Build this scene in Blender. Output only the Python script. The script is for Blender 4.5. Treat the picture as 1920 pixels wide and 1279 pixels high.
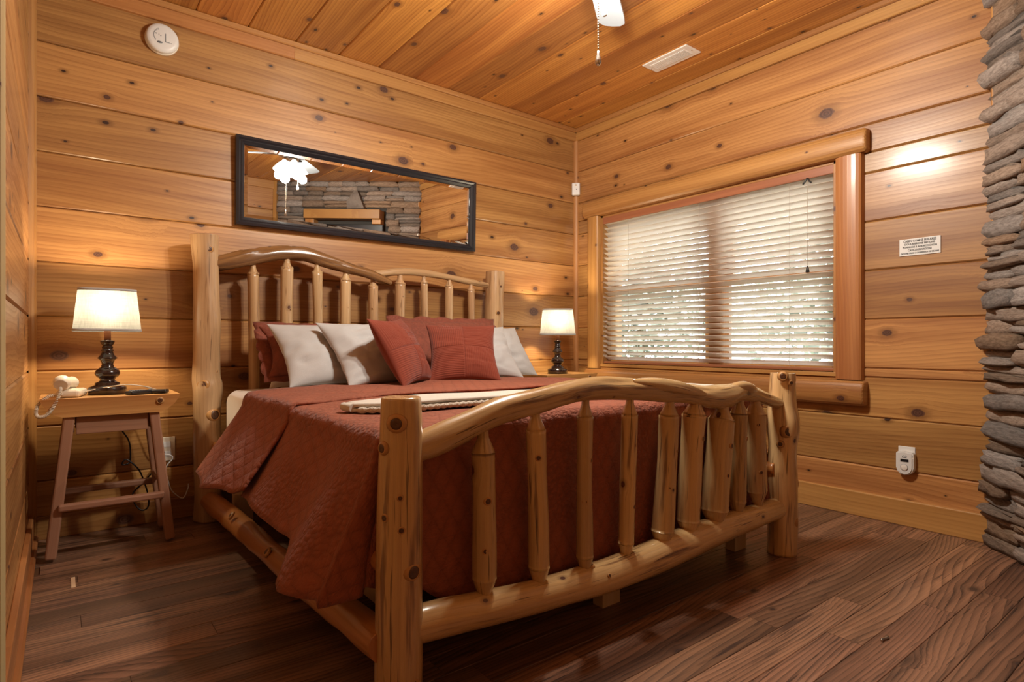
import bpy, bmesh, math, random
from mathutils import Vector, Matrix, noise
for o in list(bpy.data.objects): bpy.data.objects.remove(o)
SC = bpy.context.scene; COL = SC.collection
PI = math.pi; R = math.radians
# ------------------------------------------------------------------ camera, world, exposure
XW, YB, ZC = 3.066, 3.188, 2.44        # window wall plane, headboard wall plane, ceiling
XL, YR = -0.112, -0.46                 # left wall, rear wall
CAMZ, YAW = 0.832, math.atan(843 / 1094)
cd = bpy.data.cameras.new('camera'); cam = bpy.data.objects.new('camera', cd); COL.objects.link(cam)
cam.location = (0, 0, CAMZ); cam.rotation_euler = (PI / 2, 0, -YAW)
cd.sensor_width = 36; cd.lens = 36 * 1094 / 1920; cd.shift_y = 5.5 / 1920; cd.clip_start = .02
SC.camera = cam
vs = SC.view_settings; vs.view_transform = 'Standard'; vs.look = 'None'; vs.gamma = 1; vs.use_curve_mapping = False
vs.exposure = 0.26
W = bpy.data.worlds.new('sky'); SC.world = W; W.use_nodes = True
bg = W.node_tree.nodes['Background']; bg.inputs[0].default_value = (.86, .93, 1, 1); bg.inputs[1].default_value = 8.5
FAN = Vector((1.47, 1.46, 0))
P_FAN, P_LAMP = 28, 11

# ------------------------------------------------------------------ node helpers
class NT:
    def __init__(s, name):
        s.m = bpy.data.materials.new(name); s.m.use_nodes = True; s.t = s.m.node_tree; s.t.nodes.clear()
        s.out = s.t.nodes.new('ShaderNodeOutputMaterial')
    def n(s, kind, **kw):
        nd = s.t.nodes.new('ShaderNode' + kind)
        for k, v in kw.items(): setattr(nd, k, v)
        return nd
    def put(s, sock, v):
        if isinstance(v, bpy.types.NodeSocket): s.t.links.new(v, sock)
        elif isinstance(v, (tuple, list)) and sock.type == 'RGBA': sock.default_value = (*v[:3], 1)
        else: sock.default_value = v
    def ma(s, op, a, b=0.0, c=0.0, clamp=False):
        nd = s.n('Math', operation=op, use_clamp=clamp); s.put(nd.inputs[0], a); s.put(nd.inputs[1], b); s.put(nd.inputs[2], c)
        return nd.outputs[0]
    def ss(s, v, e0, e1, o0=0.0, o1=1.0):
        nd = s.n('MapRange', interpolation_type='SMOOTHSTEP')
        for i, x in enumerate((v, e0, e1, o0, o1)): s.put(nd.inputs[i], x)
        return nd.outputs[0]
    def xyz(s, x, y, z=0.0):
        nd = s.n('CombineXYZ'); s.put(nd.inputs[0], x); s.put(nd.inputs[1], y); s.put(nd.inputs[2], z); return nd.outputs[0]
    def mix(s, f, a, b, bt='MIX'):
        nd = s.n('Mix', data_type='RGBA', blend_type=bt); s.put(nd.inputs[0], f); s.put(nd.inputs[6], a); s.put(nd.inputs[7], b)
        return nd.outputs[2]
    def noise(s, vec, scale=1.0, detail=2.0, rough=.5, dim='3D', dist=0.0):
        nd = s.n('TexNoise', noise_dimensions=dim); s.put(nd.inputs['Vector'], vec); nd.inputs['Scale'].default_value = scale
        nd.inputs['Detail'].default_value = detail; nd.inputs['Roughness'].default_value = rough; nd.inputs['Distortion'].default_value = dist
        return nd.outputs['Fac']
    def bsdf(s, col, rough=.5, bump=None, bstr=.3, bdist=.002, **kw):
        p = s.n('BsdfPrincipled'); s.put(p.inputs['Base Color'], col); s.put(p.inputs['Roughness'], rough)
        for k, v in kw.items(): s.put(p.inputs[k.replace('_', ' ')], v)
        if bump is not None:
            b = s.n('Bump'); b.inputs['Strength'].default_value = bstr; b.inputs['Distance'].default_value = bdist
            s.put(b.inputs['Height'], bump); s.t.links.new(b.outputs[0], p.inputs['Normal'])
        s.t.links.new(p.outputs[0], s.out.inputs[0]); s.p = p
        return s.m
def plain(name, col, rough=.5, nsc=None, namp=.1, **kw):
    t = NT(name)
    if nsc:
        v = t.n('TexCoord').outputs['Object']; f = t.noise(v, nsc, 3)
        c = t.mix(f, [k * (1 - namp) for k in col], [min(1, k * (1 + namp)) for k in col]); return t.bsdf(c, rough, f, .15, .001, **kw)
    return t.bsdf(col, rough, **kw)
def wood(name, light, dark, knotc=(.07, .025, .012), kden=.55, kr=.014, kx=2.4, ky=4.8, ringf=55., cath=7., lw=.5, rough=.38, var=.3, fib=.35, coat=.25, streak=None, bstr=.25, redvar=.5, band=.45, pins=0.):
    t = NT(name)
    at = t.n('Attribute', attribute_name='wood'); sp = t.n('SeparateXYZ'); t.put(sp.inputs[0], at.outputs['Vector'])
    rnd = t.n('ObjectInfo').outputs['Random']
    x = t.ma('ADD', sp.outputs[0], t.ma('MULTIPLY', rnd, 37.7)); y = t.ma('ADD', sp.outputs[1], t.ma('MULTIPLY', rnd, 91.3)); z = sp.outputs[2]
    wob = t.noise(t.xyz(t.ma('MULTIPLY', x, 1.1), t.ma('MULTIPLY', y, 4.), z), 1, 2)
    # knots
    vo = t.n('TexVoronoi', voronoi_dimensions='2D', feature='F1'); vo.inputs['Scale'].default_value = 1; vo.inputs['Randomness'].default_value = 1
    vv = t.xyz(t.ma('MULTIPLY', x, kx), t.ma('MULTIPLY', y, ky)); t.put(vo.inputs['Vector'], vv)
    df = t.n('VectorMath', operation='SUBTRACT'); t.put(df.inputs[0], vv); t.put(df.inputs[1], vo.outputs['Position'])
    ds = t.n('SeparateXYZ'); t.put(ds.inputs[0], df.outputs[0]); cs = t.n('SeparateColor'); t.put(cs.inputs[0], vo.outputs['Color'])
    dx = t.ma('DIVIDE', ds.outputs[0], kx); dy = t.ma('DIVIDE', ds.outputs[1], ky)
    nk = t.noise(t.xyz(x, y, z), 60, 2)
    dxs = t.ma('DIVIDE', dx, 1.45)
    d = t.ma('SQRT', t.ma('ADD', t.ma('MULTIPLY', dxs, dxs), t.ma('MULTIPLY', dy, dy)))
    rr = t.ma('MULTIPLY_ADD', t.ma('POWER', cs.outputs[0], 2.2), kr, kr * .35)
    tt = t.ma('MULTIPLY', t.ma('DIVIDE', d, rr), t.ma('MULTIPLY_ADD', nk, .5, .75))
    pres = t.ma('LESS_THAN', cs.outputs[1], kden)
    e = t.ma('MULTIPLY', t.ma('POWER', 2.718, t.ma('MULTIPLY', t.ma('MULTIPLY', tt, tt), -.12)), pres)
    yy = t.ma('SUBTRACT', t.ma('MULTIPLY_ADD', wob, .035, y), t.ma('MULTIPLY', t.ma('MULTIPLY', dy, e), .8))
    big = t.noise(t.xyz(t.ma('MULTIPLY', x, .55), t.ma('MULTIPLY', yy, 2.2), z), 1, 1)
    ph = t.ma('MULTIPLY_ADD', big, cath, t.ma('MULTIPLY', yy, ringf))
    late = t.ma('POWER', t.ma('FRACT', ph), 2.2)
    g1 = t.ss(t.noise(t.xyz(t.ma('MULTIPLY', x, .9), t.ma('MULTIPLY', yy, 22), z), 1, 4, .6), .32, .7)
    fine = t.noise(t.xyz(t.ma('MULTIPLY', x, 9), t.ma('MULTIPLY', yy, 420), t.ma('MULTIPLY', z, 300)), 1, 2)
    f = t.ma('ADD', t.ma('MULTIPLY', late, lw * .62), t.ma('MULTIPLY', g1, .5))
    f = t.ma('MULTIPLY_ADD', t.ma('SUBTRACT', fine, .5), fib, f, clamp=True)
    col = t.mix(f, light, dark)
    br = t.ss(t.noise(t.xyz(t.ma('MULTIPLY', x, .45), t.ma('MULTIPLY', yy, 7), z), 1, 3, .55), .40, .72); col = t.mix(t.ma('MULTIPLY', br, band), col, [k * q for k, q in zip(dark, (.80, .66, .60))])
    if streak:
        sn = t.ss(t.noise(t.xyz(t.ma('MULTIPLY', x, 2.2), t.ma('MULTIPLY', yy, 30), z), 1.3, 3, .6), .58, .70); col = t.mix(t.ma('MULTIPLY', sn, .8), col, streak)
        ck = t.ss(t.noise(t.xyz(t.ma('MULTIPLY', x, 5), t.ma('MULTIPLY', yy, 150), z), 1, 2, .5), .655, .70); col = t.mix(t.ma('MULTIPLY', ck, .75), col, [k * .45 for k in streak])
    v = t.ma('MULTIPLY_ADD', t.ma('SUBTRACT', rnd, .5), var, 1.0)
    hs = t.n('HueSaturation'); t.put(hs.inputs['Color'], col); t.put(hs.inputs['Value'], v)
    t.put(hs.inputs['Hue'], t.ma('MULTIPLY_ADD', t.ma('SUBTRACT', t.ma('FRACT', t.ma('MULTIPLY', rnd, 7.3)), .5), .02 * redvar, .5)); col = hs.outputs[0]
    halo = t.ma('MULTIPLY', t.ss(tt, 1., 2.6, .5, 0.), pres); col = t.mix(halo, col, [k * .55 for k in dark])
    kc = t.mix(t.ma('MULTIPLY_ADD', t.ma('SINE', t.ma('MULTIPLY', tt, 16)), .25, .3), knotc, [k * 2.6 + .02 for k in knotc])
    km = t.ma('MULTIPLY', t.ss(tt, .88, 1.08, 1., 0.), pres); col = t.mix(km, col, kc)
    if pins:
        v2 = t.n('TexVoronoi', voronoi_dimensions='2D', feature='F1'); v2.inputs['Scale'].default_value = 1; w2 = t.xyz(t.ma('MULTIPLY', x, 4.6), t.ma('MULTIPLY', y, 9.)); t.put(v2.inputs['Vector'], w2)
        d2 = t.n('VectorMath', operation='SUBTRACT'); t.put(d2.inputs[0], w2); t.put(d2.inputs[1], v2.outputs['Position']); e2 = t.n('SeparateXYZ'); t.put(e2.inputs[0], d2.outputs[0]); c2 = t.n('SeparateColor'); t.put(c2.inputs[0], v2.outputs['Color'])
        ax, ay = t.ma('DIVIDE', e2.outputs[0], 4.6 * 1.7), t.ma('DIVIDE', e2.outputs[1], 9.); q2 = t.ma('DIVIDE', t.ma('SQRT', t.ma('ADD', t.ma('MULTIPLY', ax, ax), t.ma('MULTIPLY', ay, ay))), t.ma('MULTIPLY_ADD', c2.outputs[0], .006, .002))
        p2 = t.ma('LESS_THAN', c2.outputs[1], pins); col = t.mix(t.ma('MULTIPLY', t.ss(q2, 1., 3.2, .55, 0.), p2), col, [k * .45 for k in dark]); col = t.mix(t.ma('MULTIPLY', t.ss(q2, .8, 1.1, 1., 0.), p2), col, [k * .6 for k in knotc])
    h = t.ma('MULTIPLY_ADD', fine, .5, t.ma('MULTIPLY', late, -.5))
    return t.bsdf(col, t.ma('MULTIPLY_ADD', f, .12, rough), h, bstr, .0006, Coat_Weight=coat, Coat_Roughness=.18)

M = {}
M['pine'] = wood('pine_wall', (.50, .258, .085), (.235, .088, .021), cath=10, lw=.62, kr=.022, kden=.5, var=.40, fib=.6, band=.65, pins=.22, knotc=(.055, .02, .010))
M['pine_ceil'] = wood('pine_ceiling', (.57, .255, .057), (.29, .09, .014), kden=.5, kr=.014, cath=12, var=.45, lw=.8, band=.6, fib=.5, pins=.15)
M['pine_trim'] = wood('pine_trim', (.51, .26, .082), (.31, .127, .032), kr=.009, kden=.4, ky=9)
M['trim_red'] = wood('cedar_trim', (.48, .215, .068), (.27, .088, .020), kr=.010, kden=.4, ky=6)
M['casing_raw'] = wood('raw_pine', (.46, .36, .17), (.30, .21, .085), kr=.009, kden=.6, coat=0, rough=.6)
M['log'] = wood('peeled_log', (.68, .465, .22), (.40, .235, .092), kr=.008, kden=.4, kx=4, ky=7, ringf=60, cath=4, lw=.45, rough=.24, coat=.6, var=.3, streak=(.17, .08, .035), redvar=.3, fib=.7, bstr=.5)
M['log_head'] = wood('peeled_log_pale', (.60, .40, .21), (.35, .195, .085), kr=.007, kden=.4, kx=4, ky=7, ringf=60, cath=4, lw=.45, fib=.6, rough=.30, coat=.35, var=.14, streak=(.24, .12, .05), redvar=.3)
M['log_dark'] = wood('peeled_log_bark', (.30, .155, .055), (.07, .03, .012), kr=.006, kden=.2, kx=4, ky=7, ringf=28, cath=4, lw=.6, rough=.22, coat=.6, streak=(.05, .022, .01))
M['log_rail'] = wood('side_rail_log', (.50, .21, .06), (.30, .10, .025), kr=.01, kden=.4, kx=4, ky=7, lw=.3, rough=.3, coat=.4)
M['knot'] = plain('knot_core', (.085, .032, .014), .35, 120, .5, Coat_Weight=.4)
M['knot_rim'] = plain('knot_rim', (.46, .24, .085), .4, 60, .2)
M['stud'] = wood('raw_stud', (.62, .47, .28), (.48, .33, .17), kden=.1, coat=0, rough=.6, lw=.25)
M['stand_top'] = wood('nightstand_slab', (.66, .37, .13), (.44, .19, .05), kden=.3, kr=.012)
M['stand_leg'] = wood('nightstand_cedar', (.36, .185, .11), (.20, .09, .05), kden=.12, kr=.008, lw=.35, coat=.1, rough=.5)
M['floor'] = wood('floor_laminate', (.35, .180, .105), (.050, .026, .018), knotc=(.03, .015, .011), kden=.45, kr=.016, kx=1.6, ky=8, ringf=70, cath=26, lw=.95, rough=.34, var=.55, fib=.6, coat=.15, streak=(.04, .022, .018), bstr=.6, band=.6)
M['back'] = plain('dark_wood_backing', (.10, .04, .012), .8)  # dark wood of the slabs behind the boards
def fabric(name, col, nsc, bstr, extra=None, rough=.92, namp=.12, bdist=.002, sheen=.25):
    t = NT(name); v = t.n('TexCoord').outputs['Object']
    f = t.noise(v, nsc, 3, .6); g = t.noise(v, 6, 2)
    c = t.mix(t.ma('MULTIPLY_ADD', g, .6, t.ma('MULTIPLY', f, .4)), [k * (1 - namp) for k in col], [min(1, k * (1 + namp)) for k in col])
    return t.bsdf(c, rough, f, bstr, bdist, Sheen_Weight=sheen)
M['linen'] = fabric('grey_linen', (.46, .455, .45), 350, .3)
M['sheet'] = fabric('white_sheet', (.80, .73, .64), 90, .08)
M['throw'] = fabric('cream_throw', (.66, .62, .55), 500, .5)
M['fringe'] = fabric('throw_trim', (.62, .56, .47), 200, .9, bdist=.006)
M['cord_red'] = fabric('rust_corduroy', (.20, .034, .014), 260, .3, sheen=.15)
def quilt_mat(name, col, amp=1.0):
    t = NT(name); at = t.n('Attribute', attribute_name='wood'); sp = t.n('SeparateXYZ'); t.put(sp.inputs[0], at.outputs['Vector'])
    x, y = sp.outputs[0], sp.outputs[1]
    # diamond stitching plus the puckers between stitches
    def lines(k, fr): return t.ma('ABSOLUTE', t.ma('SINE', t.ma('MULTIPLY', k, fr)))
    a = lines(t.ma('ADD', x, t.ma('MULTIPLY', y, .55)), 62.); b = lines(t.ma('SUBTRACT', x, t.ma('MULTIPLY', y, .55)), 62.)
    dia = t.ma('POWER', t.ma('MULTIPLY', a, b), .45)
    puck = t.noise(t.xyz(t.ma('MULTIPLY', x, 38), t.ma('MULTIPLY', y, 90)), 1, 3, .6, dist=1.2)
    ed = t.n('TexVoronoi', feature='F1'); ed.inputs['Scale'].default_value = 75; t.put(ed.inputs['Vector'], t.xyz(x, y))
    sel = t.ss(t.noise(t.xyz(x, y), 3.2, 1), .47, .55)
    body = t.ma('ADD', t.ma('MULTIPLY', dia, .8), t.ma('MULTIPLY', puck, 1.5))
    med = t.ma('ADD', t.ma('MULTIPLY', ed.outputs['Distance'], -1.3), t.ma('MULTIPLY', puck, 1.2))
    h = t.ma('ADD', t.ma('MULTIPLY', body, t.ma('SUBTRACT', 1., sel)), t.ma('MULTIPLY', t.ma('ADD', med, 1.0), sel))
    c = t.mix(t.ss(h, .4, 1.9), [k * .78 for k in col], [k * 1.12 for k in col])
    return t.bsdf(c, .82, h, .55 * amp, .006, Sheen_Weight=.12, Sheen_Roughness=.4)
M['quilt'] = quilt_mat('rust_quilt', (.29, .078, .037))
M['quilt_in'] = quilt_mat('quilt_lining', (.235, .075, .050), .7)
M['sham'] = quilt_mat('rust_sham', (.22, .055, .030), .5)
M['black_wood'] = plain('espresso_lacquer', (.022, .010, .008), .22, Coat_Weight=.5)
M['copper'] = plain('lamp_neck', (.42, .17, .08), .4)
M['black'] = plain('black_plastic', (.012, .012, .014), .35)
M['frame'] = plain('black_frame', (.014, .016, .022), .32, Coat_Weight=.3)
M['white'] = plain('white_plastic', (.72, .72, .70), .4)
M['white_old'] = plain('almond_plastic', (.70, .62, .50), .35)
M['grey_print'] = plain('grey_print', (.18, .2, .22), .5)
M['ink'] = plain('ink', (.01, .01, .01), .6)
M['metal_white'] = plain('white_enamel', (.78, .74, .68), .35)
M['dark_slot'] = plain('dark_slot', (.02, .015, .01), .8)
M['blade'] = plain('whitewashed_blade', (.36, .40, .44), .35, 14, .06)
M['nickel'] = plain('nickel', (.55, .53, .5), .25, Metallic=1.0)
M['mirror'] = plain('mirror_glass', (.80, .79, .77), .0, Metallic=1.0)
M['brass'] = plain('chain', (.42, .36, .28), .3, Metallic=1.0)
M['valance'] = wood('blind_valance', (.36, .135, .065), (.22, .07, .032), kden=0, ringf=140, lw=.4)
M['cordw'] = plain('blind_cord', (.45, .36, .28), .8)
M['tape'] = plain('tan_tape', (.62, .42, .26), .6)
M['leaf'] = plain('leaf', (.24, .26, .20), .5, 9, .3)
M['bark'] = plain('bark', (.16, .11, .07), .9, 30, .3)
M['lawn'] = plain('lawn', (.22, .27, .12), .95, 20, .3)
t = NT('blind_slat'); p = t.n('BsdfPrincipled'); p.inputs['Base Color'].default_value = (.84, .79, .72, 1); p.inputs['Roughness'].default_value = .35
tr = t.n('BsdfTranslucent'); tr.inputs[0].default_value = (.90, .85, .78, 1); mx = t.n('MixShader'); mx.inputs[0].default_value = .5
t.t.links.new(p.outputs[0], mx.inputs[1]); t.t.links.new(tr.outputs[0], mx.inputs[2]); t.t.links.new(mx.outputs[0], t.out.inputs[0]); M['slat'] = t.m
t = NT('window_glass'); a = t.n('BsdfTransparent'); b = t.n('BsdfGlossy'); b.inputs['Roughness'].default_value = .02; mx = t.n('MixShader'); fr = t.n('Fresnel'); fr.inputs[0].default_value = 1.3
t.t.links.new(fr.outputs[0], mx.inputs[0]); t.t.links.new(a.outputs[0], mx.inputs[1]); t.t.links.new(b.outputs[0], mx.inputs[2]); t.t.links.new(mx.outputs[0], t.out.inputs[0]); M['glass'] = t.m
def glow(name, col, st):
    t = NT(name); e = t.n('Emission'); e.inputs[0].default_value = (*col, 1); e.inputs[1].default_value = st; t.t.links.new(e.outputs[0], t.out.inputs[0]); return t.m
M['bulb'] = glow('lit_bulb', (1, .9, .72), 9)
M['fan_shade'] = glow('lit_frosted_shade', (1, .96, .88), 5)
t = NT('lamp_shade_linen'); v = t.n('TexCoord').outputs['Object']
wv = t.noise(t.xyz(0., 0., 0.), 1); sp = t.n('SeparateXYZ'); t.put(sp.inputs[0], v)
wf = t.ma('ADD', t.noise(t.xyz(t.ma('MULTIPLY', sp.outputs[0], 300), t.ma('MULTIPLY', sp.outputs[1], 300), t.ma('MULTIPLY', sp.outputs[2], 14)), 1, 2), t.noise(t.xyz(t.ma('MULTIPLY', sp.outputs[0], 12), t.ma('MULTIPLY', sp.outputs[1], 12), t.ma('MULTIPLY', sp.outputs[2], 320)), 1, 2))
cc = t.mix(t.ss(wf, .7, 1.3), (.105, .103, .095), (.135, .132, .122))
df = t.n('BsdfDiffuse'); t.put(df.inputs[0], cc); tl = t.n('BsdfTranslucent'); t.put(tl.inputs[0], cc); mx = t.n('MixShader'); mx.inputs[0].default_value = .6
t.t.links.new(df.outputs[0], mx.inputs[1]); t.t.links.new(tl.outputs[0], mx.inputs[2]); t.t.links.new(mx.outputs[0], t.out.inputs[0]); M['shade'] = t.m
t = NT('ledge_stone'); v = t.n('TexCoord').outputs['Object']; rnd = t.n('ObjectInfo').outputs['Random']
of = t.n('VectorMath', operation='ADD'); t.put(of.inputs[0], v); t.put(of.inputs[1], t.xyz(t.ma('MULTIPLY', rnd, 40), 0., 0.))
f = t.noise(of.outputs[0], 9, 6, .65); f2 = t.noise(of.outputs[0], 40, 4, .7)
c = t.mix(t.ss(f, .3, .7), (.19, .13, .09), (.38, .285, .215)); c = t.mix(t.ma('MULTIPLY', f2, .3), c, (.14, .115, .10))
hs = t.n('HueSaturation'); t.put(hs.inputs['Color'], c); t.put(hs.inputs['Value'], t.ma('MULTIPLY_ADD', rnd, .7, .65)); t.put(hs.inputs['Saturation'], t.ma('MULTIPLY_ADD', t.ma('FRACT', t.ma('MULTIPLY', rnd, 5.7)), .9, .4))
M['stone'] = t.bsdf(hs.outputs[0], .9, t.ma('ADD', f, t.ma('MULTIPLY', f2, .4)), .6, .012)
M['mortar'] = plain('mortar', (.05, .045, .04), .95)

# ------------------------------------------------------------------ object helpers
def link(name, me, mat=None, parent=None, mw=None):
    o = bpy.data.objects.new(name, me); COL.objects.link(o)
    if mat is not None and me is not None and not me.materials: me.materials.append(M[mat] if isinstance(mat, str) else mat)
    if parent is not None: o.parent = parent
    if mw is not None: o.matrix_local = mw
    return o
def tag(o, label=None, cat=None, group=None, kind=None):
    if label: o['label'] = label
    if cat: o['category'] = cat
    if group: o['group'] = group
    if kind: o['kind'] = kind
    return o
def thing(name, label, cat, loc=(0, 0, 0), rz=0, group=None):
    o = bpy.data.objects.new(name, None); COL.objects.link(o); o.location = loc; o.rotation_euler = (0, 0, rz); o.empty_display_size = .1
    return tag(o, label, cat, group)
def struct(name, label=None):
    o = bpy.data.objects.new(name, None); COL.objects.link(o); o['kind'] = 'structure'
    if label: o['label'] = label
    return o
def T(x, y, z): return Matrix.Translation((x, y, z))
def mesh(name, vs, fs, wv=None, smooth=False):
    me = bpy.data.meshes.new(name); me.from_pydata([tuple(v) for v in vs], [], fs); me.update()
    if smooth: me.polygons.foreach_set('use_smooth', [True] * len(me.polygons))
    if wv is not None:
        a = me.attributes.new('wood', 'FLOAT_VECTOR', 'POINT'); a.data.foreach_set('vector', [c for v in wv for c in v])
    return me
def fixn(me):
    bm = bmesh.new(); bm.from_mesh(me); bmesh.ops.recalc_face_normals(bm, faces=bm.faces); bm.to_mesh(me); bm.free(); return me
def prism(prof, L, wood_attr=True, name='board'):
    """profile (w,t) extruded along local X, centred; attribute wood=(along, across, depth)"""
    n = len(prof); vs = [(-L / 2, t, w) for w, t in prof] + [(L / 2, t, w) for w, t in prof]
    fs = [tuple(range(n)), tuple(range(2 * n - 1, n - 1, -1))] + [(i, i + n, (i + 1) % n + n, (i + 1) % n) for i in range(n)]
    return fixn(mesh(name, vs, fs, [(v[0], v[2], v[1]) for v in vs]))
PC = {}
def board_mesh(L, Wd, Th, ch=.006):
    k = (round(L, 4), round(Wd, 4), round(Th, 4), ch)
    if k not in PC:
        h = Wd / 2; PC[k] = prism([(-h, 0), (-h, -Th + ch), (-h + ch, -Th), (h - ch, -Th), (h, -Th + ch), (h, 0)], L)
    return PC[k]
def axes(ex, ez, o):
    """matrix with local X->ex, Z->ez, Y->ez x ex (back side)"""
    ex = Vector(ex).normalized(); ez = Vector(ez).normalized(); ey = ez.cross(ex)
    m = Matrix((ex, ey, ez)).transposed().to_4x4(); m.translation = Vector(o); return m
def board(name, parent, mat, c, ex, ez, L, Wd, Th, ch=.006):
    me = board_mesh(L, Wd, Th, ch)
    if me.materials and me.materials[0] != M[mat]:
        me = me.copy(); me.materials.clear()
    return link(name, me, mat, parent, axes(ex, ez, c))
def boxmesh(x0, x1, y0, y1, z0, z1, bev=0.0, seg=2):
    bm = bmesh.new(); vs = [bm.verts.new((x, y, z)) for x in (x0, x1) for y in (y0, y1) for z in (z0, z1)]
    for f in ((0, 1, 3, 2), (4, 6, 7, 5), (0, 4, 5, 1), (2, 3, 7, 6), (0, 2, 6, 4), (1, 5, 7, 3)): bm.faces.new([vs[i] for i in f])
    bmesh.ops.recalc_face_normals(bm, faces=bm.faces)
    if bev: bmesh.ops.bevel(bm, geom=list(bm.edges), offset=bev, segments=seg, affect='EDGES', profile=.5)
    me = bpy.data.meshes.new('box'); bm.to_mesh(me); bm.free()
    d = (x1 - x0, y1 - y0, z1 - z0); ax = sorted(range(3), key=lambda i: -d[i])
    a = me.attributes.new('wood', 'FLOAT_VECTOR', 'POINT'); a.data.foreach_set('vector', [v.co[i] for v in me.vertices for i in ax])
    return me
def box(name, mat, parent, x0, x1, y0, y1, z0, z1, bev=0.0, mw=None, seg=2): return link(name, boxmesh(x0, x1, y0, y1, z0, z1, bev, seg), mat, parent, mw)
def lathe(name, mat, parent, prof, n=32, mw=None, caps=True, smooth=True):
    vs = []; fs = []
    for r, z in prof:
        for i in range(n): vs.append((r * math.cos(2 * PI * i / n), r * math.sin(2 * PI * i / n), z))
    for j in range(len(prof) - 1):
        for i in range(n): fs.append((j * n + i, j * n + (i + 1) % n, (j + 1) * n + (i + 1) % n, (j + 1) * n + i))
    if caps: fs.append(tuple(range(n - 1, -1, -1))); fs.append(tuple(range((len(prof) - 1) * n, len(prof) * n)))
    me = fixn(mesh(name, vs, fs, vs, smooth)); return link(name, me, mat, parent, mw)
def catmull(P, k):
    out = []; n = len(P)
    for i in range(n - 1):
        a, b, c, d = P[max(i - 1, 0)], P[i], P[i + 1], P[min(i + 2, n - 1)]
        for j in range(k):
            u = j / k; out.append(.5 * (2 * b + (c - a) * u + (2 * a - 5 * b + 4 * c - d) * u * u + (3 * b - a - 3 * c + d) * u ** 3))
    out.append(P[-1]); return out
def sweep_mesh(ctrl, n=18, step=.02, seed=0, rough=.05, twist=0., flat=None, flatang=0., gouge=0.):
    """ctrl: list of (x,y,z,r). Returns smooth closed tube mesh with wood attribute on corners."""
    P = [Vector((c[0], c[1], c[2], c[3])) for c in ctrl]
    L0 = sum((P[i + 1].to_3d() - P[i].to_3d()).length for i in range(len(P) - 1)); k = max(2, int(L0 / step / (len(P) - 1)) + 1)
    S = catmull(P, k); m = len(S); C = [s.to_3d() for s in S]; rad = [max(s[3], .0008) for s in S]
    cum = [0.]
    for i in range(1, m): cum.append(cum[-1] + (C[i] - C[i - 1]).length)
    t0 = (C[1] - C[0]).normalized(); up = Vector((0, 0, 1)) if abs(t0.z) < .8 else Vector((0, 1, 0))
    nx = up.cross(t0).normalized(); vs = []; rav = sum(rad) / m; wv = []
    for i in range(m):
        t = (C[min(i + 1, m - 1)] - C[max(i - 1, 0)]).normalized(); nx = (nx - t * nx.dot(t)).normalized(); ny = t.cross(nx)
        for j in range(n):
            a = 2 * PI * j / n; q = Vector((math.cos(a) * 1.1 + seed * 7.1, math.sin(a) * 1.1, cum[i] * 5))
            dr = 1 + rough * noise.noise(q) * 1.6 + rough * .5 * noise.noise(q * 2.7)
            if gouge:
                g = noise.noise(Vector((math.cos(a + cum[i] * twist) * 2.6 + seed, math.sin(a + cum[i] * twist) * 2.6, cum[i] * 1.3))); dr -= gouge * max(0, g) ** 1.0
            vs.append(C[i] + (nx * math.cos(a) + ny * math.sin(a)) * rad[i] * dr)
    fs = [tuple(range(n - 1, -1, -1)), tuple(range((m - 1) * n, m * n))]; cw = [(cum[0], vs[j].x, vs[j].y) for j in range(n - 1, -1, -1)] + [(cum[-1], vs[(m - 1) * n + j].x, vs[(m - 1) * n + j].y) for j in range(n)]
    for i in range(m - 1):
        for j in range(n):
            fs.append((i * n + j, i * n + (j + 1) % n, (i + 1) * n + (j + 1) % n, (i + 1) * n + j))
            w0, w1 = 2 * PI * j / n * rav, 2 * PI * (j + 1) / n * rav
            cw += [(cum[i], w0, seed * .37), (cum[i], w1, seed * .37), (cum[i + 1], w1, seed * .37), (cum[i + 1], w0, seed * .37)]
    me = mesh('log', vs, fs); sm = [False, False] + [True] * (len(fs) - 2); me.polygons.foreach_set('use_smooth', sm)
    a = me.attributes.new('wood', 'FLOAT_VECTOR', 'CORNER'); a.data.foreach_set('vector', [c for v in cw for c in v])
    return me
def log(name, mat, parent, ctrl, **kw): return link(name, sweep_mesh(ctrl, **kw), mat, parent)
def tube(name, mat, parent, pts, r, n=8, step=.012, mw=None):
    return link(name, sweep_mesh([(*p, r) for p in pts], n=n, step=step, rough=0), mat, parent, mw)
def knot(parent, pos, nrm, r, sx=1.0):
    """raised branch stub with a dark cut core, lying on a log"""
    z = Vector(nrm).normalized(); x = z.orthogonal().normalized()
    if abs(z.z) < .9: x = Vector((0, 0, 1)).cross(z).normalized()
    m = Matrix((x, z.cross(x), z)).transposed().to_4x4(); m.translation = Vector(pos)
    o = lathe('knot', 'knot_rim', parent, [(r * 1.75, -r * .6), (r * 1.5, -r * .1), (r * 1.2, r * .2), (r * 1.02, r * .26), (r * .95, r * .2)], 16, m)
    c = lathe('knot_core', 'knot', parent, [(r * .98, -r * .1), (r * .96, r * .2), (r * .6, r * .25), (r * .15, r * .2)], 16, m)
    return o

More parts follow.
